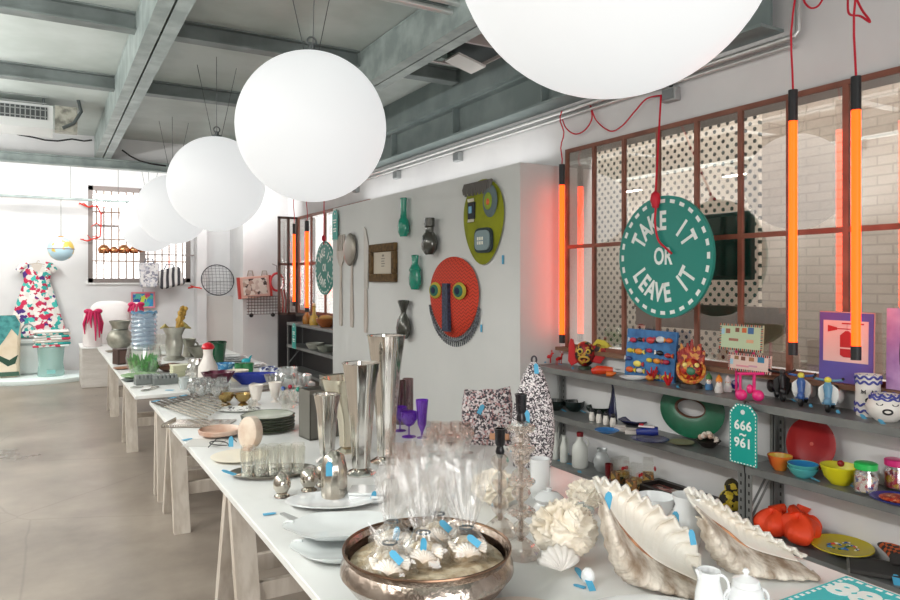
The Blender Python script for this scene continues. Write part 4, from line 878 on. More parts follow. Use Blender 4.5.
def ntag(c_, w_, h_, lab, lines, M=None, size=.0):
    t = T('number_tag', lab, 'sign', c_); a, b_ = w_ / 2, h_ / 2
    m_ = WB(); m_.prism([(-a, -b_), (a, -b_), (a, b_ - a * .55), (a * .5, b_), (-a * .5, b_), (-a, b_ - a * .55)], -.004, .004); P('tag_board', m_, TEAL, t)
    m_ = WB(); s_ = .008
    def dash(p, q):
        p, q = Vector((*p, 0)), Vector((*q, 0)); n = int((q - p).length / .02)
        for k in range(n):
            c0 = p.lerp(q, (k + .5) / n); d_ = (q - p).normalized(); m_.box((c0.x, c0.y, .0042), (.011 if abs(d_.x) > .5 else .006, .011 if abs(d_.y) > .5 else .006, .0012))
    i = .93
    for p, q in (((-a * i, -b_ * .97), (a * i, -b_ * .97)), ((a * i, -b_ * .97), (a * i, b_ - a * .6)), ((-a * i, b_ - a * .6), (-a * i, -b_ * .97)), ((a * i, b_ - a * .6), (a * .46, b_ * .97)), ((-a * .46, b_ * .97), (-a * i, b_ - a * .6)), ((-a * .46, b_ * .97), (a * .46, b_ * .97))): dash(p, q)
    P('dashed_border', m_, LETW, t)
    m_ = WB()
    for s2, yy in lines or (): put_text(m_, s2, w_ * .42, Tr(0, yy * h_, .0045), .002, 1.05)
    if not lines:
        for yy, ww in ((.16, .6), (.08, .5), (-.02, .2), (-.13, .6), (-.21, .5)): m_.box((0, yy * h_, .0045), (ww * w_, .045 * h_, .001))
    P('lettering' if lines else 'pale_marks', m_, LETW, t); m_ = WB(); m_.lathe([(0, .004), (w_ * .08, .004), (w_ * .08, .006), (0, .006)], 14, c=(0, b_ - a * .5, 0)); P('eyelet', m_, mat('#dfe6e4', .3), t); m_ = WB(); m_.tube([(0, b_ - a * .5, .004), (0, b_ + .015, -.02), (0, b_ + .005, -.05)], .003, 5); P('hanging_loop', m_, DARK, t); return t
c_, w_, h_ = wext(730, 402, 757, 468, 3.62); ntag(c_, w_, h_, 'teal number tag reading 666 to 961 hung on the shelf edge', (('666', .14), ('~', 0), ('961', -.15)))
c_, w_, h_ = wext(331, 211, 338, 240, 3.5); c_.x = 3.6; c_.y = 9.56
t = ntag(Vector((3.53, onx(335, 225, 3.53).y, onx(335, 225, 3.53).z)), .2, .42, 'teal number tag on the far end of the partition', None)
p = onx(294, 336, 3.62); ntag(p, .2, .42, 'teal number tag on the far metal shelves beside the black panel', None)

# ------------------------------------------------------------------ metal shelves
Z1, Z2, Z3 = .912, .525, .115
def shelf_unit(y0, y1, lab):
    t = T('metal_shelf', lab, 'shelf', (3.83, (y0 + y1) / 2, 0)); l_ = (y1 - y0) / 2
    for z in (Z1, Z2, Z3):
        m_ = MB(); m_.bx(-.16, .15, -l_, l_, z - .006, z); m_.bx(-.16, -.154, -l_, l_, z - .046, z - .006); m_.bx(-.154, -.14, -l_, l_, z - .046, z - .04); m_.bx(.144, .15, -l_, l_, z - .036, z - .006); P('shelf_board', m_, SHELFM, t)
    for x in (-1, 1):
        for y in (-1, 1):
            cx, cy = x * .152, y * (l_ - .003); m_ = MB(); m_.bx(cx - .0025, cx + .0025, cy - y * .04, cy, 0, Z1 - .004); m_.bx(cx - x * .035, cx, cy - .0025, cy + .0025, 0, Z1 - .004); up = P('upright', m_, SHELFM, t)
            h_ = MB(); xf = cx - .0032; y0, y1 = cy - y * .014, cy - y * .026; zs = [.04]
            for k in range(17): zs += [.05 + k * .05, .072 + k * .05]
            h_.add([(xf, yy, z) for z in zs for yy in (y0, y1)], [])
            for k in range(len(zs) - 1): h_.f.append([2 * k, 2 * k + 1, 2 * k + 3, 2 * k + 2]); h_.mi.append(k % 2)
            P('slot_holes', h_, [SHELFM, mat('#2b2c2c', .6)], up)
    for y in (-1, 1): P('cross_brace', MB().tube([(-.14, y * (l_ - .012), .18), (.14, y * (l_ - .012), .5)], .008, 6), SHELFM, t)
    return t
shelf_unit(2.79, 4.9, 'grey slotted metal shelf with the fish board on top'); shelf_unit(.6, 2.78, 'grey slotted metal shelf with the scooters and extinguisher picture')
shelf_unit(9.6, 12.1, 'grey metal shelf by the far window beyond the partition')
def s1(px, py): return onz(px, py, Z1) + Vector((0, 0, .0015))
def s2(px, py): return onz(px, py, Z2) + Vector((0, 0, .0015))
def s3(px, py): return onz(px, py, Z3) + Vector((0, 0, .0015))
def stag(t, x, y=-.07, s_=1.3): return tagp(t, (x, y, .0125), (.3, 0, .3), s_)
FR2 = R(-50)
# --- top shelf
RED = mat('#c01f24', .4); REDD = mat('#a3161d', .35, c2='#c92a28', scale=9)
for k, (px, py) in enumerate(((548, 363), (559, 365))):
    t = T('red_deer', ['little red deer figurine at the shelf end against the partition', 'little red deer figurine close to the tin fish'][k], 'figurine', s1(px, py), FR2 + k); m_ = MB(); m_.tube([(-.03, 0, .05), (0, 0, .055), (.028, 0, .055)], [.012, .016, .013], 10); m_.tube([(.025, 0, .055), (.035, 0, .085), (.052, 0, .088)], [.01, .009, .005], 8)
    P('deer_body', m_, RED, t)
    for x in (-.025, .022):
        for y in (-.01, .01): P('leg', MB().tube([(x, y, .05), (x, y, 0)], .004, 6), RED, t)
    P('antlers', MB().tube([(.033, .02, .115), (.036, .004, .09), (.036, -.004, .09), (.033, -.02, .115)], .003, 5), RED, t); stag(t, -.02, -.03)
TIN = multi(['#8a1418', '#1b1716', '#a3161d', '#16332a', '#241a18', '#9c1c1a', '#b8923a', '#2a1c1a', '#7d1b1d'], 42, .35)
t = T('tin_fish', 'painted tin fish sculpture with red fins and a black gold head', 'sculpture', s1(585, 369), FR2)
m_ = MB(); m_.ball((-.0, 0, .125), (.085, .07, .105), 28, 16); P('head', m_, TIN, t)
def fin(poly, m2, nm, dy=0, M=None):
    m_ = MB(); m_.M = Tr(0, dy, 0) @ Rx(PI / 2); m_.prism(poly, -.012, .012); return P(nm, m_, m2, t, bev=.005)
fin([(-.11, .02), (-.14, .06), (-.135, .19), (-.12, .25), (-.095, .24), (-.075, .15), (-.06, .05)], RED, 'tail_fin'); fin([(.04, .07), (.1, .06), (.17, .12), (.18, .2), (.1, .22), (.05, .18)], TIN, 'body'); fin([(.06, .2), (.10, .25), (.16, .24), (.22, .19), (.15, .17)], mat('#c9b93a', .4), 'crest'); fin([(.06, .06), (.13, .05), (.17, .11), (.1, .14)], RED, 'lower_fin', -.02)
for x, s_ in ((-.03, 1), (.035, .8)):
    m_ = MB(); m_.ball((x, -.06, .15), (.026 * s_, .016, .026 * s_), 16, 8); ey = P('eye', m_, mat('#d9c24a', .4), t); m_ = MB(); m_.ball((x, -.075, .15), (.014 * s_, .01, .014 * s_), 12, 8); P('pupil', m_, BLACK, ey)
P('lips', MB().tube([(.04 * math.cos(q), -.058 - .01 * math.sin(q), .085 + .022 * math.sin(q)) for q in [2 * PI * k / 16 for k in range(16)]], .009, 8, True), mat('#c7a23c', .4), t); P('stand', MB().lathe([(0, 0), (.06, 0), (.05, .02), (0, .03)], 20), mat('#28402e', .4), t); stag(t, -.09)
t = T('red_claw', 'glossy red orange claw shaped ornament between tin fish and blue board', 'ornament', s1(603, 376), FR2); P('claw_body', MB().tube([(-.085, 0, .03), (-.04, 0, .042), (.02, 0, .045), (.075, .0, .05)], [.02, .036, .032, .018], 14), mat('#c5301c', .3, c2='#d9571f', scale=9), t); P('pincer', MB().tube([(.03, -.03, .02), (.07, -.03, .02), (.10, -.02, .03)], [.02, .02, .006], 10), mat('#d96a22', .3), t)
t = T('shell_dish', 'long white fish shaped dish with an orange tip on the top shelf', 'dish', s1(633, 380), FR2); m_ = MB(); m_.lathe([(0, .006), (.06, .002), (.10, .02), (.105, .028), (.098, .028), (.058, .01), (0, .012)], 32, sy=.45); P('dish_body', m_, PORC, t); m_ = MB(); m_.ball((.12, -.01, .022), (.032, .025, .022), 16, 10); P('orange_tip', m_, mat('#d98a3a', .35), t)
t = T('shell_dish', 'small round white dish just behind the fish shaped dish', 'dish', s1(622, 371), FR2); plate(t, .07, .02, PORC)
# fish board
c_ = onx(648, 356, 3.88); c_.x = 3.9; t = T('fish_board', 'square blue panel of coloured toy fish leaning on the window sill', 'panel', (c_.x - .02, c_.y, Z1)); a, b_ = onx(623, 350, 3.88), onx(672, 350, 3.88); w_ = abs(a.y - b_.y); h_ = .365
m_ = WB(Rx(-.10)); m_.bx(-w_ / 2, w_ / 2, 0, h_, -.02, 0); P('board', m_, mat('#3f7fb8', .6, c2='#2b5f97', scale=12), t)
rnd = random.Random(5); cols = ['#d9622a', '#1b1b22', '#d8c53a', '#e6e2dc', '#c23a3a', '#e0902a', '#2d3f7a', '#d7dfe2', '#b52a4a', '#efe06a']
for k in range(20):
    x = -w_ / 2 + w_ * (.12 + .19 * (k % 5)) + rnd.uniform(-.02, .02); y = h_ * (.12 + .22 * (k // 5)) + rnd.uniform(-.02, .02); cc = mat(cols[(k * 3 + k // 5) % 10], .35); sz = rnd.uniform(.8, 1.25); fl_ = rnd.choice((-1, 1))
    m_ = WB(Rx(-.10)); m_.ball((x, y, .012), (.034 * sz, .02 * sz, .016), 14, 8); f_ = P('toy_fish', m_, cc, t)
    m_ = WB(Rx(-.10)); m_.prism([(x - fl_ * .028 * sz, y), (x - fl_ * .052 * sz, y + .018), (x - fl_ * .052 * sz, y - .018)], .006, .016); P('tail', m_, mat(cols[(k * 7 + 2) % 10], .35), f_)
for k, (px, py) in enumerate(((652, 381), (668, 386), (660, 376))):
    t = T('red_coral', ['red coral branch before the blue fish board', 'red coral branch with a price tag beside the orange head', 'red coral branch close under the blue fish board'][k], 'coral', s1(px, py), k, 'red coral branches'); rnd = random.Random(k)
    for q in range(6):
        a = q * 1.1 + k; m_ = MB(); m_.tube([(0, 0, .008), (.02 * math.cos(a), .02 * math.sin(a), .04), (.05 * math.cos(a), .03 * math.sin(a), .05 + .06 * rnd.random())], [.012, .009, .005], 7); P('branch', m_, RED, t)
    if k == 1: stag(t, .0, -.06, 1.8)
t = T('head_sculpture', 'red and orange painted head sculpture with a spiky crown', 'sculpture', s1(691, 388), FR2)
HD = multi(['#a8321a', '#9c1f18', '#c2602a', '#8f1616', '#b8361c', '#7a1212', '#2a1c18', '#c9902f'], 45, .45)
m_ = MB(); m_.ball((0, .0, .13), (.095, .07, .10), 28, 16); P('head', m_, HD, t); m_ = MB()
for k in range(11):
    a = -1.3 + 2.6 * k / 10; m_.tube([(.075 * math.sin(a), 0, .17 + .05 * math.cos(a)), (.105 * math.sin(a) + .008 * (k % 2), 0, .25 + .085 * math.cos(a) * (.7 + .3 * (k % 3)))], [.03, .008], 7)
P('crown', m_, multi(['#7a1414', '#9c2418', '#b5482a', '#6a1212', '#c98a3a', '#8f1a16'], 40, .5), t); P('collar', MB().tube([(.10 * math.cos(q), -.02 + .06 * math.sin(q), .135 + .085 * math.sin(q)) for q in [2 * PI * k / 24 for k in range(24)]], .015, 8, True), mat('#b8461f', .45, c2='#d9b04a', scale=40), t)
m_ = MB(); m_.ball((-.0, -.066, .13), (.035, .02, .03), 16, 8); P('green_mouth', m_, mat('#3f7a5c', .4), t)
for x in (-.045, .045): m_ = MB(); m_.ball((x, -.055, .175), (.02, .015, .018), 14, 8); P('eye', m_, mat('#e5cf7a', .4), t)
t.scale = (.85, .85, .92); P('plinth', MB().lathe([(0, 0), (.09, 0), (.085, .03), (.06, .045), (0, .045)], 24, sy=.75), mat('#2a2320', .5), t); stag(t, -.10)
SKIN = mat('#d9a587', .6)
for k, (px, py, hat, bod, lab, sc_) in enumerate(((709, 390, '#3a7a3f', '#4a7fae', 'garden gnome with a green hat on the shelf', 1.0), (719, 393, '#e08a2a', '#d8d4d0', 'garden gnome with an orange hat on the shelf', 1.05), (728, 392, '#d8cfd0', '#e6e0e0', 'pale garden gnome beside the pink toy scooter', .95), (716, 384, '#b52a24', '#b8352c', 'garden gnome with a red hat behind the others', 1.0), (727, 385, '#5a3a5c', '#e0a03a', 'taller purple haired doll figurine behind the gnomes', 1.45))):
    t = T('gnome', lab, 'figurine', s1(px, py), FR2, 'gnome figurines'); s_ = sc_
    P('coat', MB().lathe([(0, 0), (.024 * s_, 0), (.028 * s_, .02 * s_), (.02 * s_, .05 * s_), (0, .055 * s_)], 18), mat(bod, .5), t); m_ = MB(); m_.ball((0, 0, .065 * s_), .019 * s_, 16, 10); hd = P('head', m_, SKIN, t)
    m_ = MB(); m_.ball((0, -.013 * s_, .053 * s_), (.017 * s_, .012 * s_, .02 * s_), 14, 8)
    if k < 4: P('beard', m_, mat('#ece8e2', .7), t); P('hat', MB().lathe([(.022 * s_, .072 * s_), (.018 * s_, .09 * s_), (0, .118 * s_)], 16), mat(hat, .5), t)
    else: m_ = MB(); m_.ball((0, .006, .075 * s_), (.022 * s_, .02 * s_, .02 * s_), 16, 10); P('hair', m_, mat(hat, .6), t)
    m_ = MB(); m_.ball((0, -.02 * s_, .066 * s_), .005 * s_, 8, 6); P('nose', m_, mat('#cf8468', .6), t)
t = T('blue_snail', 'small dark blue round toy beside the pale gnome', 'figurine', s1(736, 390), 0); m_ = MB(); m_.ball((0, 0, .035), (.03, .03, .035), 18, 12); P('toy_body', m_, mat('#2d3a8c', .3), t); m_ = MB(); m_.ball((-.028, -.01, .05), .014, 12, 8); P('toy_head', m_, mat('#c9b0c9', .4), t)
# envelopes
def envelope(x0, y0, x1, y1, X, zb, lab, stamps, back):
    c_, w_, h_ = wext(x0, y0, x1, y1, X); t = T('airmail_card', lab, 'card', (X, c_.y, c_.z - h_ / 2)); a = w_ / 2; K = Rx(-.08)
    m_ = WB(K); m_.bx(-a, a, 0, h_, -.012, 0); P('card_board', m_, mat(back, .6), t)
    m_ = [WB(K), WB(K)]
    n = 22
    for k in range(n):
        for yy in (0, h_ - .014): m_[k % 2].bx(-a + k * w_ / n, -a + (k + .62) * w_ / n, yy, yy + .014, 0, .0015)
    n2 = 12
    for k in range(n2):
        for xx in (-a, a - .014): m_[k % 2].bx(xx, xx + .014, .014 + k * (h_ - .03) / n2, .014 + (k + .62) * (h_ - .03) / n2, 0, .0015)
    P('red_stripes', m_[0], mat('#a8372f', .6), t); P('dark_stripes', m_[1], mat('#3c3540', .6), t)
    for k, (fx, fy, sw, sh_, cc) in enumerate(stamps): m_ = WB(K); m_.box((-a + fx * w_, fy * h_, .001), (sw * w_, sh_ * h_, .002)); P('stamp', m_, mat(cc, .6), t)
    if zb: m_ = WB(); m_.tube([(-.05, -(c_.z - h_ / 2 - Z1) + .003, -.03), (-.05, .05, -.03)], .008, 8); m_.tube([(.08, -(c_.z - h_ / 2 - Z1) + .003, -.03), (.08, .05, -.03)], .008, 8); P('pink_stand', m_, mat('#e0307c', .35), t)
    return t
envelope(719, 323, 762, 353, 3.87, 1, 'airmail patterned card standing above another beside the red head', [(.2, .72, .1, .18, '#8f5a44'), (.42, .78, .09, .16, '#7a4a3a'), (.58, .78, .1, .18, '#c9683a'), (.73, .78, .13, .24, '#3f6a9c'), (.34, .4, .22, .1, '#9c6a58'), (.72, .38, .16, .12, '#d9a884'), (.08, .7, .07, .22, '#9cc8d9')], '#b9cdaa')
envelope(728, 352, 770, 375, 3.83, 0, 'airmail patterned card with a pink tint behind the pink toy scooter', [(.2, .74, .1, .2, '#8f6a44'), (.36, .72, .1, .22, '#7a4a3a'), (.56, .72, .12, .22, '#a8724a'), (.78, .74, .15, .3, '#2f7a9c'), (.35, .3, .3, .1, '#d9909c'), (.08, .5, .07, .3, '#9cc8d9'), (.6, .35, .2, .1, '#c99aa8')], '#dcc4b8')
PK = mat('#e0307c', .35)
t = T('pink_scooter', 'hot pink toy kick scooter pair standing in front of the airmail cards', 'toy', s1(750, 401), FR2)
m_ = MB()
for x in (-.05, .045): m_ = MB(); m_.ball((x, -.01, .035), (.035, .028, .035), 18, 10); P('wheel_shoe', m_, PK, t)
for x in (-.055, .025): P('post', MB().tube([(x, 0, .04), (x, 0, .16)], .008, 8), PK, t)
P('crossbar', MB().tube([(-.07, 0, .162), (.08, 0, .168)], .009, 8), PK, t); m_ = MB(); m_.ball((.0, .01, .07), (.02, .02, .03), 12, 8); P('saddle', m_, PK, t)
# scooters
def scooter(loc, cols, lab, rz):
    t = T('toy_scooter', lab, 'toy scooter', loc, rz); bo, tr, li = cols     # faces -y
    for y in (-.055, .07): m_ = MB(); m_.M = Tr(0, y, .026) @ Ry(PI / 2); m_.lathe([(0, -.009), (.02, -.01), (.026, -.006), (.026, .006), (.02, .01), (0, .009)], 20); P('wheel', m_, BLACK, t)
    m_ = MB(); m_.prism([(-.03, .035), (.03, .035), (.044, .075), (.042, .11), (.02, .13), (-.02, .13), (-.042, .11), (-.044, .075)], -.003, .003, Tr(0, -.03, 0) @ Rx(PI / 2 + .12)); P('leg_shield', m_, bo, t, bev=.003)
    m_ = MB(); m_.prism([(-.008, .05), (.008, .05), (.016, .085), (.02, .12), (.012, .142), (-.012, .142), (-.02, .12), (-.016, .085)], -.004, .006, Tr(0, -.038, 0) @ Rx(PI / 2 + .12)); P('front_trim', m_, tr, t, bev=.003)
    P('fork', MB().tube([(0, -.056, .03), (0, -.052, .075), (0, -.046, .14)], [.012, .016, .012], 10), tr, t); m_ = MB(); m_.ball((0, -.058, .052), (.018, .026, .022), 14, 8); P('mudguard', m_, tr, t)
    P('floorboard', MB().bx(-.028, .028, -.04, .03, .035, .043), tr, t)
    m_ = MB(); m_.ball((0, .062, .06), (.030, .05, .036), 20, 12); P('rear_body', m_, tr, t)
    for x in (-.03, .03): m_ = MB(); m_.ball((x, .055, .062), (.02, .046, .034), 16, 10); P('side_cowl', m_, bo, t); m_ = MB(); m_.ball((0, .05, .104), (.026, .048, .014), 18, 8); P('seat', m_, mat('#33302e', .5), t)
    P('handlebar', MB().tube([(-.058, -.035, .152), (-.02, -.045, .148), (.02, -.045, .148), (.058, -.035, .152)], .006, 8), tr, t)
    m_ = MB(); m_.ball((0, -.052, .15), (.016, .012, .015), 14, 8); P('headlight', m_, li, t)
    for x in (-.06, .06): m_ = MB(); m_.ball((x, -.04, .158), .007, 8, 6); P('grip', m_, BLACK, t)
    stag(t, .045, -.075, 1.0); t.scale = (1.2, 1.2, 1.2)
    return t
CW = mat('#e4e4e0', .25); scooter(s1(780, 400), (BLACK, mat('#1c1c1e', .3), mat('#3a3a3a', .3)), 'black toy motor scooter parked first in the line of scooters', R(-42))
scooter(s1(803, 405), (CW, mat('#3a5f9c', .3), mat('#d9cf4a', .3)), 'white and dark blue toy motor scooter parked in the middle', R(-66))
scooter(s1(830, 411), (CW, mat('#5f8fae', .3), mat('#d9cf4a', .3)), 'white and light blue toy motor scooter nearest the face vases', R(-68))
# extinguisher picture
c_, w_, h_ = wext(819, 312, 872, 376, 3.93); t = T('extinguisher_picture', 'violet picture board of a red fire extinguisher leaning on the window', 'picture', (3.93, c_.y, 1.063)); zt_ = c_.z + h_ / 2 - 1.063; K = Rx(-.02); a = w_ / 2; y0 = 0
hh = zt_
def r2(x0, x1, q0, q1, z0, z1, m2, nm):
    m_ = WB(K); m_.bx(x0, x1, q0, q1, z0, z1); return P(nm, m_, m2, t)
r2(-a, a, 0, hh, -.012, 0, mat('#5a55a8', .45, c2='#6a4fa0', scale=2), 'board'); r2(-a - .006, a + .006, -.004, hh + .006, -.016, -.012, mat('#d9a59c', .5), 'edge'); r2(-a * .84, a * .86, hh * .30, hh * .89, 0, .002, mat('#e3c3bd', .5), 'pale_panel')
EXR = mat('#b5161d', .45); m_ = WB(K); x0, x1 = -a * .18, a * .34
m_.prism([(x0, hh * .40), (x0 + .02, hh * .37), (x1 - .02, hh * .37), (x1, hh * .40), (x1, hh * .68), (x1 - .03, hh * .745), (x0 + .03, hh * .745), (x0, hh * .68)], .002, .004)
P('extinguisher_body', m_, EXR, t); r2(x0, x1, hh * .49, hh * .51, .004, .005, mat('#e3c3bd', .5), 'band'); m_ = WB(K); m_.prism([(-a * .66, hh * .72), (-a * .66, hh * .82), (-a * .3, hh * .79), (-a * .3, hh * .755)], .002, .004); P('nozzle', m_, EXR, t); r2(-a * .3, x0 + .06, hh * .765, hh * .78, .002, .004, EXR, 'hose'); r2(-a * .12, a * .7, hh * .84, hh * .86, .002, .004, EXR, 'lever'); r2(x0 + .04, x1 - .04, hh * .745, hh * .84, .002, .004, EXR, 'neck')
c_, w_, h_ = wext(886, 308, 930, 376, 3.93); t = T('purple_picture', 'blurred pink and purple picture board beside the extinguisher picture', 'picture', (3.93, c_.y, 1.063)); hh = c_.z + h_ / 2 - 1.063; a = w_ / 2
r2(-a, a, 0, hh, -.012, 0, mat('#c9a5cf', .45, c2='#7a4a9c', scale=3.5, lo=.35, hi=.6), 'board'); m_ = WB(K); m_.ball((a * .1, hh * .45, .0), (a * .5, hh * .4, .003), 20, 8); P('dark_shape', m_, mat('#2c1a34', .5), t)
# face vases
def facevase(loc, prof, lab, sc_, ey, bands):
    t = T('face_vase', lab, 'vase', loc, FR2 - .12); P('vase_body', MB().lathe(prof, 36), mat('#e6e1da', .35), t)
    rr = lambda z: next((a[0] + (b_[0] - a[0]) * (z - a[1]) / (b_[1] - a[1]) for a, b_ in zip(prof, prof[1:]) if a[1] <= z <= b_[1] and b_[1] > a[1]), .05)
    for x in (-1, 1):
        a0 = -PI / 2 + x * .42; r_ = rr(ey) + .001
        m_ = MB(); m_.tube([(r_ * math.cos(a0 + q * .045), r_ * math.sin(a0 + q * .045), ey - .008 * (1 - (q / 4) ** 2) * 1.2) for q in range(-4, 5)], .003, 6)
        for q in (-3, -1, 1, 3): m_.tube([(r_ * math.cos(a0 + q * .045), r_ * math.sin(a0 + q * .045), ey - .006), ((r_ + .003) * math.cos(a0 + q * .06), (r_ + .003) * math.sin(a0 + q * .06), ey - .02)], .002, 5)
        P('closed_eye', m_, BLACK, t)
    r_ = rr(ey - sc_ * .06) + .002; m_ = MB(); m_.tube([(r_ * math.cos(-PI / 2 + .22 * math.cos(q)), r_ * math.sin(-PI / 2 + .22 * math.cos(q)), ey - sc_ * .055 + .012 * math.sin(q)) for q in [2 * PI * k / 16 for k in range(16)]], .005, 6, True); P('mouth', m_, BLACK, t)
    for z in bands:
        m_ = MB(); r_ = rr(z) + .001; m_.tube([(r_ * math.cos(q), r_ * math.sin(q), z + .007 * math.sin(9 * q)) for q in [2 * PI * k / 90 for k in range(90)]], .006, 6, True); P('wavy_band', m_, mat('#4a4f9c', .4), t)
    stag(t, -.03, -.11, 1.6); return t
facevase(s1(868, 416), [(0, 0), (.056, 0), (.06, .03), (.06, .2), (.064, .225), (.058, .225), (.054, .03), (0, .02)], 'tall cylindrical face vase with blue wavy bands and closed eyes', 1.0, .145, (.03, .065, .185, .212))
facevase(s1(886, 421), [(0, 0), (.05, 0), (.088, .04), (.095, .075), (.08, .11), (.062, .13), (.064, .14), (.056, .14), (.07, .105), (0, .02)], 'round bellied face vase with blue wavy rim and lashes', .7, .098, (.118, .132))
# --- second shelf
BB = mat('#15201d', .25, coat=.4)
for k, (px, py, r_, lab) in enumerate(((555, 410, .085, 'black glazed bowl at the end of the second shelf'), (574, 411, .09, 'wider black glazed bowl with a scalloped rim on the second shelf'))):
    t = T('black_bowl', lab, 'bowl', s2(px, py), 0, 'black glazed bowls'); P('bowl_body', MB().lathe([(0, 0), (r_ * .5, 0), (r_ * .9, .04), (r_, .085), (r_ * .94, .085), (r_ * .82, .04), (0, .015)], 40, fl=(8, .03)), BB, t); stag(t, .0, -.12, 1.5)
t = T('green_bowl', 'very dark green glass bowl beside the black bowls', 'bowl', s2(599, 415), 0); P('bowl_body', MB().lathe([(0, 0), (.05, 0), (.1, .04), (.11, .07), (.103, .07), (.09, .04), (0, .012)], 36), mat('#14241c', .2), t)
t = T('blue_siphon', 'dark blue curved bottle ornament with a curled handle', 'ornament', s2(614, 418), FR2); P('bottle_body', MB().tube([(0, 0, 0), (0, 0, .03), (0, 0, .09), (.005, 0, .17), (.0, 0, .24), (-.01, 0, .275)], [.05, .05, .042, .03, .018, .012], 16), mat('#1b1f44', .2), t); P('handle', MB().tube([(.035, 0, .03), (.07, 0, .05), (.085, 0, .1), (.07, 0, .15), (.085, 0, .17)], .012, 8), mat('#2a1c30', .25), t)
for k, (px, py) in enumerate(((592, 421), (599, 423), (606, 425), (613, 427))):
    t = T('striped_penguin', ['first', 'second', 'third', 'fourth'][k] + ' little black and white bird figurine from the black bowls', 'figurine', s2(px, py), FR2, 'black and white bird figurines'); P('bird_body', MB().lathe([(0, 0), (.02, 0), (.026, .03), (.018, .07), (0, .075)], 16), mat('#e3ddd6', .4), t); m_ = MB(); m_.ball((0, 0, .085), .018, 14, 8); P('head', m_, mat('#201d22', .35), t); m_ = MB(); m_.ball((.012, .012, .045), (.018, .02, .04), 12, 8); P('wings', m_, mat('#201d22', .35), t)
t = T('blue_dish', 'small sky blue glass dish before the bird figurines', 'dish', s2(607, 433), 0); plate(t, .09, .02, mat('#3f7fc0', .25))
t = T('navy_dish', 'navy blue scalloped dish behind the card boxes', 'dish', s2(634, 424), 0); P('dish_body', MB().lathe([(0, 0), (.07, 0), (.12, .03), (.115, .035), (.06, .01), (0, .01)], 40, fl=(8, .05)), mat('#1f2350', .25), t)
for k, (px, py) in enumerate(((620, 431), (631, 434))): t = T('card_box', ['white card box near the sky blue dish', 'white card box near the navy shoe'][k], 'box', s2(px, py), FR2 + .1, 'white card boxes'); P('box_body', MB().box((0, 0, .02), (.085, .06, .04)), mat('#d9d2cc', .5), t, bev=.003); P('lid_band', MB().box((0, 0, .034), (.087, .062, .008)), mat('#a89c96', .5), t)
t = T('navy_tray', 'navy blue plate under the blue shoe shaped ornament', 'plate', s2(650, 441), 0); plate(t, .13, .015, mat('#20265e', .25))
t = T('shoe_ornament', 'dark blue shoe ornament with a red and white top', 'ornament', s2(648, 439) + Vector((0, 0, .02)), FR2); P('shoe_body', MB().tube([(-.08, 0, .022), (-.03, 0, .03), (.03, 0, .035), (.07, 0, .04)], [.02, .028, .035, .03], 14), mat('#23307a', .3), t); m_ = MB(); m_.box((-.01, 0, .068), (.11, .05, .012)); P('white_top', m_, mat('#e3d9d9', .5), t, bev=.004); m_ = MB(); m_.box((-.045, 0, .078), (.03, .04, .01)); P('red_patch', m_, mat('#c2283a', .5), t, bev=.003)
p = s2(690, 446); t = T('ring_plate', 'big dark green oval dish with a hole standing against the wall', 'dish', (3.93, onx(690, 415, 3.93).y, Z2 + .002)); m_ = WB(Tr(0, .21, 0) @ Rx(-.16)); aw, ah = .285, .195
def ringf(u, v):
    a = 2 * PI * u; q = 2 * PI * v; cx, cy = -.01, .01; ro = Vector((aw * math.cos(a), ah * math.sin(a), 0)); ri = Vector((cx + .13 * math.cos(a), cy + .062 * math.sin(a), 0)); mid = (ro + ri) / 2; hf = (ro - ri) / 2
    return mid + hf * math.cos(q) + Vector((0, 0, .007 * math.sin(q) - .01))
ib_ = WB(Tr(0, .21, 0) @ Rx(-.16)); ib_.tube([(-.01 + .134 * math.cos(q), .01 + .066 * math.sin(q), -.018) for q in [2 * PI * k / 40 for k in range(40)]], .012, 8, True); P('brown_lip', ib_, mat('#5a3a2a', .5), t)
m_.surf(ringf, 64, 12, True); P('dish_body', m_, mat('#17694a', .3, c2='#125a3e', scale=6), t)
t = T('pearl_bowl', 'dark bowl heaped with pearly shells by the teal number tag', 'bowl', s2(708, 447), 0); P('bowl_body', MB().lathe([(0, 0), (.04, 0), (.085, .045), (.08, .048), (.03, .012), (0, .012)], 28), mat('#2a2420', .3), t); rnd = random.Random(4)
for k in range(22):
    a, q = rnd.uniform(0, 6.28), rnd.random() ** .5 * .07; m_ = MB(); m_.ball((q * math.cos(a), q * math.sin(a), .045 + .05 * (1 - q / .07)), rnd.uniform(.013, .02), 10, 6); P('shell', m_, mat(rnd.choice(['#d9b9a4', '#b98a6c', '#e9dccf', '#8a4f3a']), .3), t)
t = T('olive_dish', 'flat olive dish lying before the green ring dish', 'dish', s2(681, 444), 0); plate(t, .09, .012, mat('#8a8466', .4))
def bowl2(px, py, r_, h_, co, ci, lab, nm='bowl', grp=None):
    t = T(nm, lab, 'bowl', s2(px, py), 0, grp); P('bowl_body', MB().lathe([(0, 0), (r_ * .45, 0), (r_ * .8, h_ * .4), (r_, h_), (r_ * .97, h_ + .003), (r_ * .95, h_)], 40), co, t); P('inside', MB().lathe([(r_ * .95, h_ * .99), (r_ * .74, h_ * .42), (0, h_ * .12)], 40), ci, t); return t
t = bowl2(780, 470, .07, .085, mat('#d9542a', .3, c2='#d9a83a', scale=1.6), mat('#d9b84a', .3), 'small orange bowl with a yellow inside beside the number tag', 'orange_bowl'); stag(t, .03, -.08, 1.6)
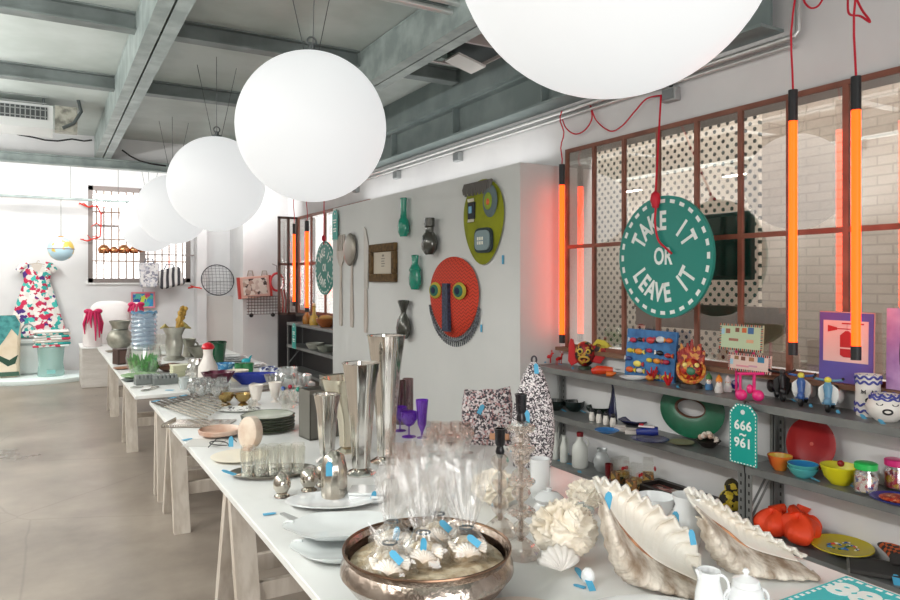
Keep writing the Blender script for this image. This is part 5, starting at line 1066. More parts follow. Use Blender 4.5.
for k in range(2): t = T('teal_bowl', ['lower turquoise bowl of the nested pair', 'upper turquoise bowl nested in another'][k], 'bowl', s2(803, 477) + Vector((0, 0, .02 * k)), 0, 'nested turquoise bowls'); r_ = .083; P('bowl_body', MB().lathe([(0, 0), (.04, 0), (r_ * .8, .025), (r_, .055), (r_ * .96, .057), (r_ * .76, .03), (0, .008)], 36), mat('#58b3ae', .3, c2='#4a9fae', scale=3), t); P('inside', MB().lathe([(r_ * .94, .0545), (r_ * .74, .0315), (0, .0105)], 36), mat('#2f7fb8', .25), t); (stag(t, -.03, -.09, 1.6) if k == 0 else None)
p = onx(811, 440, 3.9); t = T('red_plate', 'large deep red plate standing upright against the wall', 'plate', (3.91, p.y, Z2 + .0015)); m_ = WB(Tr(0, .157, 0) @ Rx(-.2)); m_.lathe([(0, .004), (.1, .004), (.148, .02), (.155, .018), (.15, .012), (.1, -.006), (0, -.006)], 56); P('plate_body', m_, mat('#9c1a20', .35, c2='#b02a26', scale=4), t); m_ = WB(Tr(0, .157, 0) @ Rx(-.2)); m_.lathe([(0, .0045), (.012, .0045), (0, .008)], 12); P('centre_dot', m_, mat('#c9584c', .4), t)
t = bowl2(840, 484, .10, .10, mat('#d9cf1f', .35), mat('#e2da3a', .35), 'yellow bowl with red cherries on the rim', 'yellow_bowl'); 
for a in (-.2, 1.1): m_ = MB(); m_.ball((.095 * math.cos(a - .6), .095 * math.sin(a - .6), .09), .019, 16, 10); P('cherry', m_, mat('#a3182a', .25), t)
stag(t, -.04, -.11, 1.6)
CANDY = multi(['#e3d9cf', '#c9405a', '#e9e3dc', '#3f4f9c', '#d9a8a0', '#e6cf9c', '#b0303a', '#f0ece6'], 65, .4)
for k, (px, py, lidc, lab) in enumerate(((866, 493, '#2fbf5a', 'glass sweet jar with a bright green lid'), (896, 489, '#d9307c', 'glass sweet jar with a hot pink lid'))):
    t = T('sweet_jar', lab, 'jar', s2(px, py), 0, 'glass sweet jars'); P('jar_glass', MB().lathe([(0, 0), (.056, 0), (.06, .01), (.06, .1), (.05, .118), (.05, .128), (.046, .128), (.046, .115), (.056, .1), (.056, .012), (0, .01)], 32), GLASS, t); P('sweets', MB().lathe([(0, .012), (.054, .012), (.054, .085), (.03, .095), (0, .098)], 28), CANDY if k == 0 else multi(['#c9304a', '#d9a83a', '#a31f5a', '#c9283a', '#d9763a'], 45, .4), t); P('lid', MB().lathe([(.053, .125), (.056, .128), (.056, .156), (.05, .16), (0, .16)], 32), mat(lidc, .35), t); stag(t, -.02, -.075, 1.5)
t = T('bead_plate', 'blue plate holding red and orange beads near the shelf edge', 'plate', s2(897, 503), 0); plate(t, .12, .022, mat('#2f3f9c', .3, c2='#4a3f8c', scale=6)); stag(t, .0, -.13, 2)
P('beads', MB().ball((0, 0, .022), (.08, .08, .014), 24, 8), multi(['#b8351f', '#c9623a', '#8f1f1a', '#d9a27a', '#a82a1f'], 75, .4), t)
# --- lowest shelf
MILK = mat('#d3d5cf', .35)
BOT = [(0, 0), (.031, 0), (.034, .008), (.034, .11), (.026, .15), (.015, .175), (.014, .205), (.018, .21), (.018, .222), (0, .222)]
bt = None
for (px, py, s_, lab) in ((555, 459, 1.0, 'white ceramic bottle at the end of the lowest shelf'), (564, 462, 1.0, 'white ceramic bottle beside the red capped jug'), (560, 452, 1.05, 'white ceramic bottle behind the others against the wall'), (570, 453, 1.0, 'white ceramic bottle behind the red capped jug')):
    t = T('white_bottle', lab, 'bottle', s3(px, py), 0, 'white ceramic bottles'); P('bottle_body', MB().lathe([(a * s_, b_ * s_) for a, b_ in BOT], 28), MILK, t); P('neck_ring', MB().tube([(.0155 * math.cos(k * PI / 8), .0155 * math.sin(k * PI / 8), .19 * s_) for k in range(16)], .004, 6, True), MILK, t)
    lying(t, .0, -.08, .3, 2)
t = T('milk_can', 'large white handled jug with a dark red cap', 'jug', s3(580, 467), FR2); P('jug_body', MB().lathe([(0, 0), (.06, 0), (.066, .012), (.066, .14), (.058, .175), (.03, .215), (.024, .23), (.023, .255), (0, .255)], 36), MILK, t); P('cap', MB().lathe([(0, .255), (.026, .25), (.028, .28), (.023, .286), (0, .286)], 24), mat('#7d1a1f', .4), t); handle(t, .028, .16, .24, .04, .008, MILK); lying(t, .02, -.15, .3, 2)
t = T('milk_glass_vase', 'cloudy white glass vase between the jug and glass bags', 'vase', s3(602, 471), 0); P('vase_body', MB().lathe([(0, 0), (.04, 0), (.065, .04), (.07, .085), (.05, .13), (.035, .155), (.042, .18), (.037, .18), (.028, .155), (0, .12)], 32), glass('#e6e9e9', .15, .2, .45, '#cfd4d4', .4), t)
t = T('red_glass', 'small dark red glass tumbler near the cellophane jars', 'glass', s3(609, 478), 0); P('bowl', MB().lathe([(0, 0), (.027, 0), (.03, .11), (.027, .11), (.024, .01), (0, .01)], 24), glass('#c04050', .15, .03, .45, '#8f1626', .4), t)
NUT = multi(['#8a5a2a', '#c9a24a', '#5a3a1f', '#b57a3a', '#3a4a2a', '#d9c58a'], 40, .5)
for k, (px, py) in enumerate(((620, 484), (634, 492), (648, 486))):
    t = T('sweet_bag', ['clear jar of sweets tied with a red bow beside the red tumbler', 'clear jar of sweets tied with a red bow, in front of two others', 'clear jar of sweets tied with a red bow by the dark tray frame'][k], 'jar', s3(px, py), .4 * k, 'sweet jars with red bows'); P('jar_glass', MB().box((0, 0, .1), (.13, .09, .2), tx=.9, ty=.8), GLASSD, t); P('sweets', MB().box((0, 0, .05), (.12, .08, .09)), NUT, t, bev=.01); m_ = MB(); m_.ball((-.018, -.05, .13), (.018, .008, .014), 10, 6); m_.ball((.018, -.05, .13), (.018, .008, .014), 10, 6); m_.ball((0, -.05, .13), (.01, .01, .01), 10, 6); P('red_bow', m_, RED, t); lying(t, .0, -.1, .3, 2)
p = s3(681, 499); t = T('tray_frame', 'black framed tray with pink floral inset on the lowest shelf', 'tray', (3.83, p.y, Z3 + .0015), 0); m_ = MB(); a, b_ = .125, .3
m_.bx(-a, a, -b_, -b_ + .04, 0, .06).bx(-a, a, b_ - .04, b_, 0, .06).bx(-a, -a + .04, -b_ + .04, b_ - .04, 0, .06).bx(a - .04, a, -b_ + .04, b_ - .04, 0, .06); P('frame', m_, mat('#211c1a', .4), t); P('inset', MB().bx(-a + .04, a - .04, -b_ + .04, b_ - .04, .0, .03), multi(['#c9b9ae', '#8f4a44', '#d9cfc4', '#a8786c', '#4a3a36', '#d9a89c'], 22, .5), t)
t = T('striped_bee', 'yellow and black patterned soft toy beside the shelf upright', 'toy', s3(731, 512), 0); YB_ = multi(['#b59a1f', '#221d14', '#d0b83a', '#3a3218'], 30, .8); m_ = MB(); m_.ball((0, 0, .077), (.085, .07, .075), 24, 14); P('toy_body', m_, YB_, t); m_ = MB(); m_.ball((.02, .01, .16), (.05, .045, .055), 20, 12); P('toy_head', m_, YB_, t)
ORG = mat('#e8451a', .6, c2='#d9380f', scale=4)
def lump(px, py, rr_, lab, sd):
    t = T('orange_bag', lab, 'bag', s3(px, py), FR2 + sd, 'orange paper bags'); rnd = random.Random(sd); ph = [rnd.random() * 6 for _ in range(5)]
    def f(u, v):
        a = 2 * PI * u; th = PI * v; k = 1 + .13 * math.sin(3 * a + ph[0] + 2 * v) + .09 * math.sin(5 * a + ph[1] - 3 * v); return (rr_[0] * k * math.sin(th) * math.cos(a), rr_[1] * k * math.sin(th) * math.sin(a), rr_[2] * (1 - math.cos(th)) * (1 + .1 * math.sin(2 * a + ph[2])))
    P('bag_body', MB().surf(f, 28, 16, True), ORG, t, ang=14); P('folded_neck', MB().tube([(rr_[0] * .2, 0, rr_[2] * 1.8), (rr_[0] * .5, -.01, rr_[2] * 2.1), (rr_[0] * .75, -.02, rr_[2] * 2.0)], [.05, .025, .035], 8), ORG, t, ang=14); return t
lump(773, 536, (.10, .09, .075), 'crumpled orange paper bag lying beside the striped toy', 1); t = lump(799, 544, (.12, .10, .082), 'crumpled orange paper bag in front, nearest the yellow plate', 2); lying(t, .0, -.14, .2, 2.4); lump(812, 533, (.09, .075, .065), 'crumpled orange paper bag behind, next to the wall', 3)
t = T('yellow_plate', 'yellow oval plate with blue painted figures, propped on the lowest shelf', 'plate', s3(842, 554) + Vector((0, 0, .004)), FR2); m_ = MB(); m_.M = Rx(.10) @ Tr(0, 0, .03); m_.lathe([(0, 0), (.11, 0), (.148, .014), (.146, .02), (.11, .008), (0, .008)], 56, sx=1.08, sy=.9); P('plate_body', m_, mat('#b9a81c', .35), t); m_ = MB(); m_.M = Rx(.10) @ Tr(0, 0, .03)
for k, (x, y, a, L_) in enumerate(((-.05, .01, .4, .05), (-.02, .02, -.5, .04), (.02, -.01, .9, .05), (.05, .01, -.2, .05), (.07, -.03, .5, .03), (-.06, -.03, -.3, .04), (.0, -.04, .1, .05), (.03, .045, .3, .04))): m_.tube([(x - L_ / 2 * math.cos(a), y - L_ / 2 * math.sin(a), .0085), (x, y + .01, .0085), (x + L_ / 2 * math.cos(a), y + L_ / 2 * math.sin(a), .0085)], .007, 6)
P('painted_figures', m_, multi(['#2f5a9c', '#3f7fae', '#c9402a', '#2f5a3a', '#dcd8c0'], 30, .5), t); P('plate_rest', MB().bx(-.05, .05, .05, .07, -.004, .034), mat('#8a7a3a', .5), t)
p = s3(881, 572); t = T('folded_cloth', 'dark grey folded cloth lying under the checked oven mitt', 'cloth', p, R(-58)); P('cloth_body', MB().box((0, 0, .014), (.30, .22, .026)), mat('#3a3836', .9), t, bev=.01); P('cloth_hem', MB().box((-.15, 0, .014), (.012, .22, .028)), mat('#6a6864', .9), t); tagp(t, (.06, -.125, .012), (.5, 0, .1), 2.4)
t = T('oven_mitt', 'orange and black checked oven mitt lying on a dark cloth', 'mitt', s3(897, 562) + Vector((0, 0, .03)), math.atan2((s3(879, 539) - s3(897, 562)).y, (s3(879, 539) - s3(897, 562)).x) - PI / 2); MI = mat('#c4581f', .8, c2='#2a2320', scale=34, kind='check')
m_ = MB(); m_.tube([(0, -.15, 0), (0, -.05, 0), (0, .06, .0), (0, .13, .0), (0, .165, 0)], [.07, .07, .082, .068, .03], 22); m_.v = [Vector((v_.x, v_.y, .036 + v_.z * .42)) for v_ in m_.v]; P('mitt_body', m_, MI, t); m_ = MB(); m_.tube([(.05, -.04, 0), (.10, .02, 0), (.115, .07, 0)], [.04, .035, .02], 12); m_.v = [Vector((v_.x, v_.y, .036 + v_.z * .5)) for v_ in m_.v]; P('thumb', m_, MI, t); m_ = MB(); m_.box((0, -.155, .036), (.15, .03, .066)); P('cuff', m_, mat('#2a2624', .8), t, bev=.015)
# things on the far shelf
for k, (px, py, c2_, lab) in enumerate(((307, 322, '#a3702f', 'amber glass bottle on the far metal shelf'), (314, 319, '#c9a24a', 'tall honey glass bottle on the far metal shelf'))):
    t = T('amber_bottle', lab, 'bottle', Vector((3.8, onx(px, 300, 3.8).y, Z1 + .0015)), 0, 'amber bottles on the far shelf'); P('bottle_body', MB().lathe([(0, 0), (.07, 0), (.08, .05), (.07, .12), (.03, .18), (.028, .3), (.04, .31), (0, .31)], 24), mat(c2_, .25), t); m_ = MB(); m_.ball((0, 0, .33), .03, 12, 8); P('stopper', m_, mat('#d9c29a', .3), t)
t = T('copper_bowl', 'copper coloured bowl on the far metal shelf', 'bowl', Vector((3.8, onx(326, 300, 3.8).y, Z1 + .0015)), 0); P('bowl_body', MB().lathe([(0, 0), (.08, 0), (.15, .08), (.16, .13), (.15, .13), (.13, .08), (0, .02)], 28), mat('#a8643a', .35, .3), t); m_ = MB(); m_.ball((0, 0, .14), (.11, .11, .05), 16, 8); P('filling', m_, mat('#b88a4a', .6), t)
for k, (px, py, c2_, lab) in enumerate(((315, 346, '#a8aaa0', 'grey dish stack on the middle far shelf'), (326, 349, '#8a8f84', 'grey green bowl on the middle far shelf'))):
    t = T('grey_dish', lab, 'dish', Vector((3.8, onx(px, 300, 3.8).y, Z2 + .0015)), 0, 'dishes on the far middle shelf'); P('dish_body', MB().lathe([(0, 0), (.09, 0), (.14, .06), (.15, .1), (.14, .1), (.12, .05), (0, .02)], 28), mat(c2_, .4), t)
# ------------------------------------------------------------------ the farther table
def lt(name, label, cat, loc, prof, m_, parts=(), seg=32, group=None, rz=0, sy=1, fl=None, body='body'):
    t = T(name, label, cat, loc, rz, group); P(body, MB().lathe(prof, seg, sy=sy, fl=fl), m_, t)
    for nm, pr, m2 in parts: P(nm, MB().lathe(pr, seg, sy=sy), m2, t)
    return t
lt('grey_vase', 'big bellied grey metal vase at the far end of the second table', 'vase', tp(120, 348), [(0, 0), (.1, 0), (.15, .05), (.17, .13), (.15, .2), (.10, .25), (.105, .3), (.14, .37), (.13, .375), (.095, .3), (.0, .2)], PEWTER, (('neck_band', [(.104, .245), (.11, .25), (.104, .262)], mat('#6f716b', .4, .8)),), body='vase_body')
BLUEP = glass('#e6eff6', .2, .05, .22, '#c3d6e8', .6)
t = T('ribbed_vase', 'tall pale blue ribbed plastic vase behind the green grass bowl', 'vase', tp(144, 350)); pr = [(0, 0), (.145, 0)]
for k in range(8): pr += [(.15, .01 + k * .058), (.168, .03 + k * .058), (.15, .055 + k * .058)]
P('vase_body', MB().lathe(pr + [(.155, .5), (.148, .5), (.14, .02), (0, .02)], 32), BLUEP, t); P('rim_band', MB().tube([(.155 * math.cos(k * PI / 16), .155 * math.sin(k * PI / 16), .5 + .012 * math.sin(k * PI / 2)) for k in range(32)], .012, 6, True), mat('#5f8fb0', .3), t)
t = T('grass_bowl', 'clear glass bowl full of green glass grass in front of the ribbed vase', 'bowl', tp(144, 373)); P('bowl_glass', MB().lathe([(0, 0), (.13, 0), (.16, .08), (.17, .16), (.15, .27), (.145, .27), (.16, .16), (.15, .08), (.12, .01), (0, .01)], 32), GLASSD, t); rnd = random.Random(2); m_ = MB()
for k in range(90):
    a, q = rnd.uniform(0, 6.28), rnd.random() ** .5 * .135; h = rnd.uniform(.10, .2); x, y = q * math.cos(a), q * math.sin(a); m_.tube([(x * .8, y * .8, .015), (x, y, h * .6), (x * 1.05 + rnd.uniform(-.02, .02), y * 1.05, h)], [.012, .012, .004], 5)
g_ = P('glass_grass', m_, mat('#2a8a2a', .35, c2='#46b040', scale=20), t); g_['kind'] = 'stuff'
t = T('jelly_plate', 'pale green wavy glass plate in front of the grass bowl', 'plate', tp(140, 378)); P('plate_body', MB().lathe([(0, 0), (.1, .0), (.17, .03), (.165, .035), (.09, .012), (0, .012)], 48, fl=(9, .05)), glass('#cfe6c8', .15, .05, .45, '#a9c79c', .4), t)
t = T('pewter_pitcher', 'pewter pot holding golden dried flowers on the second table', 'pot', tp(174, 360)); P('pot_body', MB().lathe([(0, 0), (.11, 0), (.12, .02), (.08, .05), (.09, .1), (.1, .2), (.085, .28), (.12, .36), (.125, .38), (.11, .38), (.07, .28), (0, .2)], 36), mat('#b8b6ac', .3, .7, c2='#9a988e', scale=7), t)
m_ = MB(); GOLDF = mat('#b8923f', .6, c2='#93702c', scale=20)
m_.tube([(.02, 0, .3), (.05, 0, .42), (.08, 0, .52), (.085, 0, .62)], [.012, .03, .035, .015], 8); rnd = random.Random(3)
for k in range(26): q = rnd.uniform(.40, .62); m_.ball((.06 + .04 * (q - .4) / .2 + rnd.uniform(-.03, .03), rnd.uniform(-.03, .03), q), rnd.uniform(.015, .028), 8, 6)
P('dried_flower', m_, GOLDF, t)
for k, (x, z) in enumerate(((.15, .40), (-.15, .37), (.19, .36))): m_ = MB(); m_.tube([(.03 * (1 if x > 0 else -1), 0, .34), (x * .7, 0, z + .03), (x, .01, z)], [.008, .03, .006], 8); P('leaf', m_, mat('#a89a5a', .6), t)
t = T('pewter_tankard', 'small pewter pot behind the flower pot', 'pot', tp(189, 357)); P('pot_body', MB().lathe([(0, 0), (.08, 0), (.07, .05), (.06, .14), (.085, .22), (.078, .22), (.05, .14), (0, .1)], 28), PEWTER, t); handle(t, .06, .05, .18, .05, .01, PEWTER)
t = T('brown_box', 'dark brown square box beside the grass bowl', 'box', tp(122, 364), .3); P('box_body', MB().bx(-.075, .075, -.075, .075, 0, .17), mat('#3d2a24', .5), t, bev=.006); P('inlay', MB().bx(-.055, .055, -.0765, -.075, .02, .15), mat('#5a4038', .4), t)
t = T('copper_plate', 'flat copper brown plate under the dark brown box edge', 'plate', tp(123, 369)); plate(t, .1, .012, mat('#9a6a4c', .4))
t = lt('bark_bowl', 'brown bark bowl filled with dark pods on the second table', 'bowl', tp(172, 371), [(0, 0), (.08, 0), (.14, .04), (.145, .06), (.13, .055), (.07, .015), (0, .015)], mat('#6a4636', .7, c2='#4a2f24', scale=12, bump=.4), body='bowl_body'); P('pods', MB().ball((0, 0, .05), (.115, .115, .03), 20, 8), multi(['#4a2c22', '#6f4433', '#39211a', '#8a5a40'], 40, .7), t)
for k in range(3): t = T('pale_crate', f"pale green slatted box, {['lowest', 'middle', 'top'][k]} of the three stacked by the bark bowl", 'box', tp(181, 380, .048 * k), .1, 'pale slatted boxes'); P('box_body', MB().bx(-.085, .085, -.06, .06, 0, .04), mat('#c3c4a5', .6), t, bev=.003); P('lid', MB().bx(-.09, .09, -.064, .064, .04, .0475), mat('#d0cfb6', .6), t)
for k, (px, py, lab) in enumerate(((147, 384, 'grey castle shaped holder beside the jelly plate'), (165, 384, 'grey castle shaped holder beside the slatted boxes'))):
    t = T('grey_holder', lab, 'holder', tp(px, py), .1, 'grey castle shaped holders'); P('holder_body', MB().bx(-.1, .1, -.05, .05, 0, .055), mat('#6f7472', .5), t); m_ = MB()
    for q in range(6): m_.bx(-.098 + q * .034, -.075 + q * .034, -.05, .05, .055, .085)
    P('battlements', m_, mat('#7d8280', .5), t)
for k, (px, py) in enumerate(((137, 388), (146, 391), (155, 388))):
    t = T('steel_gadget', ['looped steel gadget at the open edge of the second table', 'looped steel gadget in the middle of three by the table end', 'looped steel gadget closest to the blue tag'][k], 'gadget', tp(px, py), k * .8, 'looped steel gadgets'); P('loop', MB().tube([(.05 * math.cos(q), .03 * math.sin(q), .006) for q in [2 * PI * j / 16 for j in range(16)]], .005, 6, True), CHROME, t); P('arm', MB().bx(.04, .12, -.01, .01, 0, .012), CHROME, t)
t = T('clear_cup', 'frosted clear cup at the near corner of the second table', 'cup', tp(184, 389)); P('bowl', MB().lathe([(0, 0), (.035, 0), (.045, .1), (.042, .1), (.03, .01), (0, .01)], 24), glass('#eef2f2', .2, .2, .3, '#dfe6e6', .5), t); P('price_tag', tagmb(2.2), TAGB, t, (-.12, -.02, .002), (0, 0, 1), label='small sky blue paper price tag')
t = T('foil_bag', 'crumpled silver foil bag leaning by the white bottle', 'bag', tp(193, 381)); rnd = random.Random(8); m_ = MB(); m_.surf(lambda u, v: ((.09 - .03 * v) * math.cos(2 * PI * u) * (1 + rnd.uniform(-.15, .15)) + .03 * v, .05 * math.sin(2 * PI * u) * (1 + rnd.uniform(-.2, .2)), .2 * v + rnd.uniform(0, .008)), 18, 8, True); m_.f.append(list(range(8 * 18, 9 * 18))); m_.mi.append(0); P('bag_body', m_, mat('#c9c9c4', .25, .8), t, ang=12); P('bag_tie', MB().tube([(.055 * math.cos(q) + .02, .045 * math.sin(q), .15) for q in [2 * PI * j / 14 for j in range(14)]], .006, 6, True), mat('#8f8f8c', .4), t)
t = lt('white_bottle', 'white swan necked bottle with a round red lid', 'bottle', tp(208, 382), [(0, 0), (.085, 0), (.09, .02), (.085, .14), (.05, .21), (.04, .25), (.045, .3), (0, .3)], mat('#e3dcd6', .4), (('red_lid', [(.05, .3), (.058, .315), (.045, .345), (.015, .36), (0, .362)], mat('#c9182a', .3)),), body='bottle_body')
t = lt('green_bucket', 'dark green glass bucket vase behind the red lidded bottle', 'vase', tp(217, 364), [(0, 0), (.075, 0), (.085, .1), (.1, .24), (.094, .24), (.08, .1), (.07, .01), (0, .01)], mat('#0f4a2c', .15, coat=.5), (('rim', [(.1, .23), (.106, .24), (.098, .25)], mat('#0c3a22', .2)),), body='vase_body')
lt('pewter_bowl', 'wide grey metal bowl behind the red lidded bottle', 'bowl', tp(200, 358), [(0, 0), (.06, 0), (.13, .1), (.15, .14), (.14, .14), (.11, .08), (0, .02)], PEWTER, body='bowl_body')
t = T('ruffled_bowl', 'dark burgundy ruffled bowl beside the cobalt blue tray', 'bowl', tp(218, 387)); P('bowl_body', MB().lathe([(0, 0), (.05, 0), (.09, .05), (.135, .13), (.128, .13), (.08, .05), (0, .015)], 60, fl=(7, .10)), mat('#4a1428', .3, c2='#6a2440', scale=9), t); P('foot_ring', MB().lathe([(0, 0), (.055, 0), (.05, .012), (0, .012)], 24), mat('#3a1020', .3), t)
lt('blue_glass_bowl', 'blue patterned glass bowl behind the burgundy bowl', 'bowl', tp(225, 371), [(0, 0), (.06, 0), (.1, .06), (.105, .08), (.098, .08), (.05, .02), (0, .015)], multi(['#3f86b8', '#a9cbe0', '#2f6a9c', '#7fb0d0'], 30, .2), body='bowl_body')
t = T('cream_dish', 'cream folded dish between the burgundy bowl and blue tray', 'dish', tp(237, 381)); P('dish_body', MB().lathe([(0, 0), (.05, 0), (.09, .06), (.1, .1), (.094, .1), (.04, .02), (0, .015)], 36, fl=(3, .06)), CREAM, t)
t = T('cobalt_tray', 'cobalt blue boat shaped dish near the middle of the second table', 'dish', tp(255, 384), CFR + .15); P('dish_body', MB().lathe([(0, 0), (.12, 0), (.2, .07), (.21, .095), (.2, .095), (.1, .02), (0, .015)], 40, sy=.5), mat('#20308c', .25, c2='#2c3f9c', scale=3), t)
for k, (px, py) in enumerate(((240, 372), (248, 372))): lt('green_tumbler', ['dark green glass tumbler behind the cobalt dish, by the blue bowl', 'dark green glass tumbler behind the cobalt dish, farther from the blue bowl'][k], 'glass', tp(px, py), [(0, 0), (.05, 0), (.06, .09), (.055, .09), (.045, .01), (0, .01)], mat('#17703a', .15, coat=.5), group='dark green tumblers', body='bowl')
t = T('teal_ornament', 'small turquoise glass bird on the white plates', 'ornament', tp(246, 366, .0)); m_ = MB(); m_.ball((0, 0, .055), (.05, .03, .03), 16, 10); P('bird_body', m_, mat('#2fa9b8', .2), t); P('bird_neck', MB().tube([(.03, 0, .06), (.05, 0, .1), (.065, 0, .11)], [.016, .01, .004], 8), mat('#2fa9b8', .2), t); P('bird_base', MB().lathe([(0, 0), (.03, 0), (.02, .03), (0, .03)], 16), mat('#2fa9b8', .2), t)
for k in range(3): t = T('white_plate', f"wide white plate, {['bottom', 'middle', 'top'][k]} of the stack behind the blue glass bowl", 'plate', tp(232, 361, .022 * k), 0, 'white plates on the second table'); plate(t, .17 - .01 * k, .016, PORC)
for k in range(2): t = T('white_plate', f"small white plate, {['lower', 'upper'][k]} of two behind the green tumblers", 'plate', tp(253, 367, .022 * k), 0, 'small white plates on the second table'); plate(t, .13, .016, PORC)
for k, (px, py) in enumerate(((264, 374), (270, 373), (276, 375))):
    t = T('patterned_cup', ['first', 'second', 'third'][k] + ' blue and white patterned cup counted from the cobalt dish', 'cup', tp(px, py), 0, 'blue and white cups'); P('cup_body', MB().lathe([(0, 0), (.025, 0), (.05, .04), (.052, .065), (.048, .065), (.02, .01), (0, .01)], 24), multi(['#e3e4e8', '#2a3a7a', '#d9dce4', '#4a5a9c'], 50, .3), t); handle(t, .048, .015, .055, .02, .005, PORC)
for k, (px, py) in enumerate(((275, 386), (288, 378), (301, 386))):
    t = T('pressed_bowl', ['pressed clear glass bowl beside the cobalt dish', 'pressed clear glass bowl behind two others', 'pressed clear glass bowl close to the partition'][k], 'bowl', tp(px, py), k, 'pressed glass bowls'); P('bowl_body', MB().lathe([(0, 0), (.05, 0), (.075, .045), (.092, .10), (.087, .10), (.065, .045), (.05, .012), (0, .012)], 48, fl=(14, .05)), CUT, t); P('foot_ring', MB().lathe([(0, 0), (.062, 0), (.055, .015), (0, .015)], 24), CUT, t)
for k, (px, py, h, lab) in enumerate(((262, 386, .02, 'pale flat dish before the blue and white cups'), (196, 368, .03, 'pale flat dish near the pewter bowl'))): t = T('pale_dish', lab, 'dish', tp(px, py)); plate(t, .1, h, mat('#cfcbc2', .4))
for k, (px, py, c2_, lab) in enumerate(((112, 352, '#8a7f70', 'taupe saucer by the grey vase foot'), (160, 356, '#b8b5ac', 'stone saucer behind the pewter flower pot'), (131, 381, '#5f6664', 'dark grey saucer beside the castle shaped holder'))): t = T('saucer', lab, 'saucer', tp(px, py)); plate(t, .085, .014, mat(c2_, .4))
t = T('clear_jug', 'clear glass jug between the ribbed vase and the flower pot', 'jug', tp(161, 351)); P('jug_glass', MB().lathe([(0, 0), (.08, 0), (.1, .08), (.08, .18), (.085, .22), (.08, .22), (.074, .18), (.094, .08), (.074, .01), (0, .01)], 28), GLASSD, t); handle(t, .08, .06, .19, .05, .009, GLASSD)

# ------------------------------------------------------------------ the far corner
YW = 14.18
def fw(px, py, dy=0): return ony(px, py, YW - dy)
FARM = Matrix(((1, 0, 0, 0), (0, 0, -1, 0), (0, 1, 0, 0), (0, 0, 0, 1)))      # local x -> X, y -> Z, z -> -Y (out of the far wall)
def FB(M=None):
    m_ = MB(); m_.M = FARM if M is None else FARM @ M; return m_
# flowered dress
c_ = fw(37, 300, .06); t = T('flowered_dress', 'sleeveless dress with turquoise and crimson flowers hanging on the far wall', 'dress', c_)
DR = multi(['#e9e2de', '#2fa39c', '#ddd8d2', '#b81f4a', '#e6e0da', '#43b8ae', '#efe9e4', '#4a2a78', '#c92a52', '#dcd9d4'], 15, .8)
def df(u, v):
    a = 2 * PI * u; y = .60 - 1.24 * v; w_ = (.20 + .02 * math.cos(v * 9) if v < .25 else .20 + .24 * ((v - .25) / .75) ** .9); pl = 1 + .06 * math.sin(9 * a) * v
    return (w_ * math.cos(a) * pl, y + (.05 * (1 - abs(math.cos(a))) * (-1 if v < .05 else 0)), .05 + (.035 + .05 * v) * math.sin(a) * pl)
m_ = FB(); m_.surf(df, 54, 22, True); P('skirt', m_, DR, t, solid=.004)
for s_ in (-1, 1): m_ = FB(); m_.tube([(s_ * .12, .62, .05), (s_ * .2, .60, .05), (s_ * .28, .50, .05)], [.05, .06, .05], 12); P('sleeve', m_, DR, t)
m_ = FB(); m_.tube([(.0, .61, .06), (0, .66, .04), (.02, .69, .02), (.04, .67, .02)], .005, 6); m_.tube([(-.2, .60, .05), (0, .64, .05), (.2, .60, .05)], .007, 6); P('hanger', m_, mat('#b8a894', .5), t)
m_ = FB(); m_.prism([(-.09, .62), (.09, .62), (0, .42)], .085, .09); P('collar_opening', m_, mat('#cfc6bd', .7), t)
# globe
c_ = ony(61, 249, 13.55); t = T('paper_globe', 'small blue and yellow world globe hanging from the far rail', 'globe', c_); P('globe_ball', MB().ball((0, 0, 0), .20, 36, 22), mat('#bcdcea', .4, c2='#e0c45a', scale=5.5, lo=.52, hi=.56, det=5), t); P('equator', MB().tube([(.203 * math.cos(q), .203 * math.sin(q), 0) for q in [2 * PI * k / 40 for k in range(40)]], .005, 6, True), mat('#8a4a5a', .5), t); P('top_cap', MB().lathe([(0, .195), (.04, .19), (.04, .215), (0, .22)], 14), mat('#c9963a', .4), t); P('hanging_wire', MB().tube([(0, 0, .21), (0, 0, 3.02 - c_.z)], .004, 5), WIRE, t)
pipe_z = 3.03
t = T('clothes_rail', 'thin steel rail hung on wires before the far wall', 'rail', (0, 13.55, pipe_z)); P('bar', MB().tube([(-2.0, 0, 0), (2.3, 0, 0)], .022, 10), STEEL, t)
for x in (-1.4, .36, 1.1, 2.1): P('hanging_wire', MB().tube([(x, 0, 0), (x, 0, ZT - pipe_z)], .004, 5), WIRE, t)
S('cable', 'thin dark wavy cable strung under the ceiling at the far left', 'cable', MB().tube([onx(x, y, -.0) if 0 else ony(x, y, 11.8) for x, y in ((-6, 127), (8, 131), (20, 135), (32, 137), (45, 140), (58, 141), (72, 139), (84, 141), (92, 140))], .012, 6), DARK)
S('cable', 'thin dark cable dropping behind the first steel beam to the fourth globe', 'cable', MB().tube([ony(x, y, 11.84) for x, y in ((122, 150), (130, 156), (140, 161), (152, 164), (166, 166))], .012, 6), DARK)
